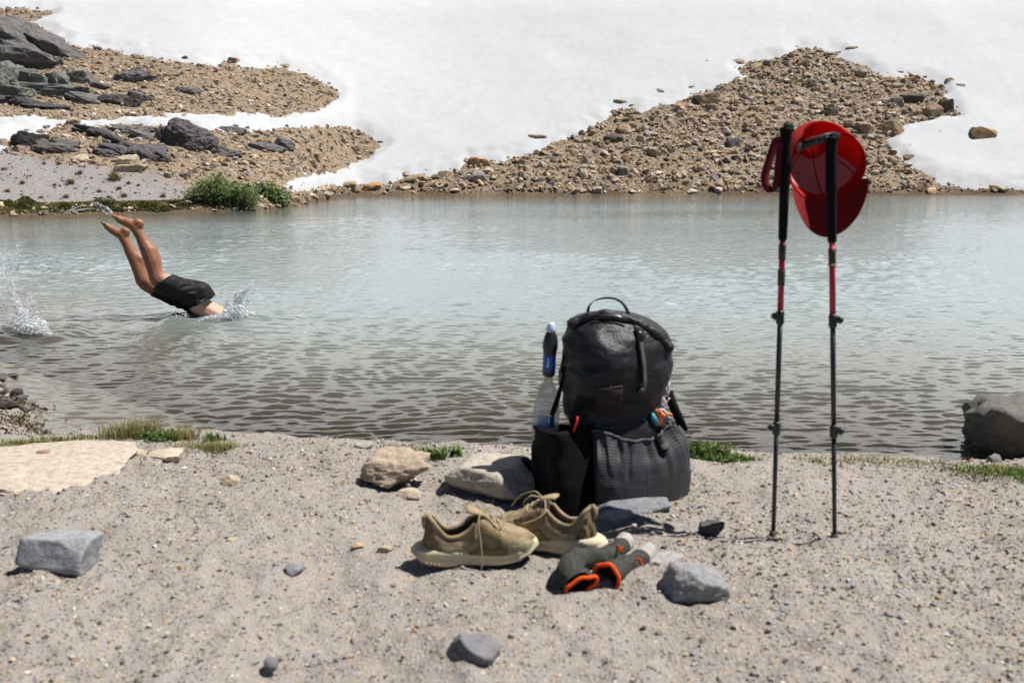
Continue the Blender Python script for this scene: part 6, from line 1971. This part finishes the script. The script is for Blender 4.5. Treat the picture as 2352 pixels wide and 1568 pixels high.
# ------------------------------------------------------------------ splashes
def splash(label, base, jets, mass, y, seed, group=None, films=()):
    """jets: polylines in photograph pixels with (width px, droplets); mass: (u, v, ru, rv, n)"""
    r = np.random.default_rng(seed)
    root = add('water_splash', None, loc=base, label=label, cat='splash', group=group)
    P, S_ = [], []
    sheet = MB()
    for pts, wpx, n, dep in jets:
        pts = np.array(pts, float); ft = np.linspace(0, 1, len(pts))
        t = r.random(n)
        u = np.interp(t, ft, pts[:, 0]) + r.normal(size=n) * wpx * (.35 + .65 * t)
        v = np.interp(t, ft, pts[:, 1]) + r.normal(size=n) * wpx * (.35 + .65 * t)
        P.append(at_y(u, v, y + dep + r.normal(size=n) * .03)); S_.append(.0012 + .0014 * r.pareto(2.5, n))
        # ragged strings of water
        for k in range(max(2, n // 90)):
            a0 = r.random() * .7; a1 = min(1, a0 + r.uniform(.08, .3))
            tt_ = np.linspace(a0, a1, 9)
            uu2 = np.interp(tt_, ft, pts[:, 0]) + np.cumsum(r.normal(size=9)) * wpx * .22 + r.normal() * wpx * .7
            vv2 = np.interp(tt_, ft, pts[:, 1]) + np.cumsum(r.normal(size=9)) * wpx * .22 + r.normal() * wpx * .7
            q = at_y(uu2, vv2, y + dep + r.normal() * .03) - base
            sheet.tube(q, .0032 * (1 - np.abs(np.linspace(-1, 1, 9))) + .0008, 5)
    for u0, v0, ru, rv, n in mass:
        a_ = r.random(n) * 6.283; q_ = r.random(n) ** .7
        u = u0 + np.cos(a_) * q_ * ru; v = v0 + np.sin(a_) * q_ * rv
        P.append(at_y(u, v, y + r.normal(size=n) * .09)); S_.append(.0016 + .0017 * r.pareto(2.6, n))
        for k in range(n // 70):
            a2 = r.random() * 6.283; q2 = r.random() ** .8
            c = at_y(u0 + math.cos(a2) * q2 * ru, v0 + math.sin(a2) * q2 * rv, y + r.normal() * .07) - base
            Vb, Fb = ICO(2)
            Vb = Vb * (1 + .55 * fbm(Vb * 1.8 + k * 3.3, 3, k))[:, None] * np.array([r.uniform(.005, .018), r.uniform(.005, .012), r.uniform(.004, .016)])
            sheet.put(Vb + c, Fb)
    for pts, w0, w1, dep in films:      # thin sheets of thrown water
        pts = np.array(pts, float); ft = np.linspace(0, 1, len(pts)); tt_ = np.linspace(0, 1, 30)
        C_ = at_y(np.interp(tt_, ft, pts[:, 0]), np.interp(tt_, ft, pts[:, 1]), y + dep) - base
        for _ in range(3): C_[1:-1] = (C_[:-2] + 2 * C_[1:-1] + C_[2:]) / 4
        T_ = np.gradient(C_, axis=0); T_ /= np.linalg.norm(T_, axis=1)[:, None]
        N_ = np.cross(T_, np.array([0, 1., 0])); ss = np.linspace(-1, 1, 13)
        wd_ = (w0 + (w1 - w0) * tt_)
        edge = 1 + .35 * fbm(np.stack([tt_ * 9, 0 * tt_ + seed, 0 * tt_], -1), 3, seed)
        Vs_ = C_[:, None, :] + N_[:, None, :] * (wd_ * edge)[:, None, None] * ss[None, :, None] + np.array([0, 1., 0]) * ((ss ** 2)[None, :, None] * wd_[:, None, None] * .7)
        Vs_ = Vs_ + .006 * fbm(Vs_ * 30, 3, seed)[..., None]
        add('water_sheet', mesh_np('water_sheet', Vs_.reshape(-1, 3), grid_f(30, 13)), M['sheetwater'], root)
    P = np.concatenate(P); S_ = np.minimum(np.concatenate(S_), .008)
    ok = P[:, 2] > .0
    P, S_ = P[ok], S_[ok]
    V0 = np.array([(1, 0, 0), (-1, 0, 0), (0, 1, 0), (0, -1, 0), (0, 0, 1), (0, 0, -1)]) * np.array([1.05, .9, 1.3])
    F0 = np.array([(0, 2, 4), (2, 1, 4), (1, 3, 4), (3, 0, 4), (2, 0, 5), (1, 2, 5), (3, 1, 5), (0, 3, 5)])
    W = V0[None] * S_[:, None, None] + (P - base)[:, None, :]
    F = F0[None] + (np.arange(len(P)) * len(V0))[:, None, None]
    add('sheets', sheet.mesh('sheets'), M['splash'], root)
    add('droplets', mesh_np('droplets', W.reshape(-1, 3), F.reshape(-1, 3)), M['splash'], root, kind='stuff')
    return root
J = lambda L: [(216.4 + .192 * x, 470.4 + .192 * y) for x, y in L]
splash('white splash and curling water spray where the diver goes in', org + np.array([.2, 0, 0]),
       [(J([(1640, 1330), (1660, 1200), (1720, 1090), (1800, 1010), (1900, 945)]), 4.5, 900, 0), (J([(1600, 1340), (1590, 1240), (1580, 1130), (1560, 1080)]), 5, 240, 0), (J([(1800, 1340), (1850, 1200), (1930, 1050), (2030, 960)]), 7, 200, .05),
        (J([(1780, 1340), (1760, 1220), (1740, 1130)]), 5, 320, 0), (J([(1250, 1390), (1330, 1350), (1420, 1335), (1540, 1320), (1620, 1340)]), 3, 700, -.12), (J([(1250, 1400), (1350, 1440), (1500, 1430)]), 4, 120, -.14), (J([(1000, 1330), (1060, 1320), (1110, 1330)]), 4, 90, -.05)],
       [(216.4 + .192 * 1690, 470.4 + .192 * 1290, 27, 17, 4200), (216.4 + .192 * 1560, 470.4 + .192 * 1330, 18, 9, 700)], DY + .02, 5,
       films=[(J([(1700, 1360), (1690, 1200), (1740, 1090), (1810, 1010), (1905, 940)]), .050, .012, .02), (J([(1560, 1370), (1590, 1260), (1600, 1150)]), .045, .015, -.05), (J([(1800, 1370), (1840, 1300), (1960, 1340), (2080, 1380)]), .022, .006, .0)])
L2 = lambda L: [(.18 * x, 526.8 + .18 * y) for x, y in L]
sy = SPL[1]
splash('white splash falling back at the left picture edge behind the diver', SPL.copy(),
       [(L2([(300, 1150), (200, 950), (110, 820), (60, 640), (0, 520)]), 3.5, 520, 0), (L2([(330, 1150), (260, 960), (200, 820), (150, 660), (160, 620)]), 3, 420, 0), (L2([(200, 900), (100, 700), (40, 480), (60, 400), (40, 350)]), 5, 160, .1), (L2([(120, 600), (200, 400), (240, 220), (320, 130)]), 6, 130, .1),
        (L2([(180, 1300), (60, 1100), (0, 900)]), 6, 160, 0), (L2([(500, 1340), (620, 1330), (800, 1325), (960, 1330)]), 3, 160, 0), (L2([(560, 1200), (480, 1080), (380, 900), (400, 880)]), 5, 120, 0), (L2([(40, 1345), (120, 1330), (300, 1345)]), 3, 160, 0)],
       [(.18 * 380, 526.8 + .18 * 1240, 40, 18, 4200), (.18 * 250, 526.8 + .18 * 1130, 22, 16, 600), (.18 * 540, 526.8 + .18 * 1300, 20, 10, 900)], sy, 6,
       films=[(L2([(300, 1360), (300, 1200), (230, 1000), (120, 820)]), .06, .014, .02), (L2([(480, 1370), (470, 1240), (400, 1120)]), .07, .03, -.02)])
splash('thin spray of droplets trailing up and left from the raised feet', D(225, 95, .1),
       [(J([(225, 100), (180, 60), (120, 20), (40, -10), (-40, -30)]), 3.0, 150, .1), (J([(225, 110), (100, 60), (-80, 30), (-400, 90), (-700, 160)]), 7, 90, .1)], [], DY, 7)
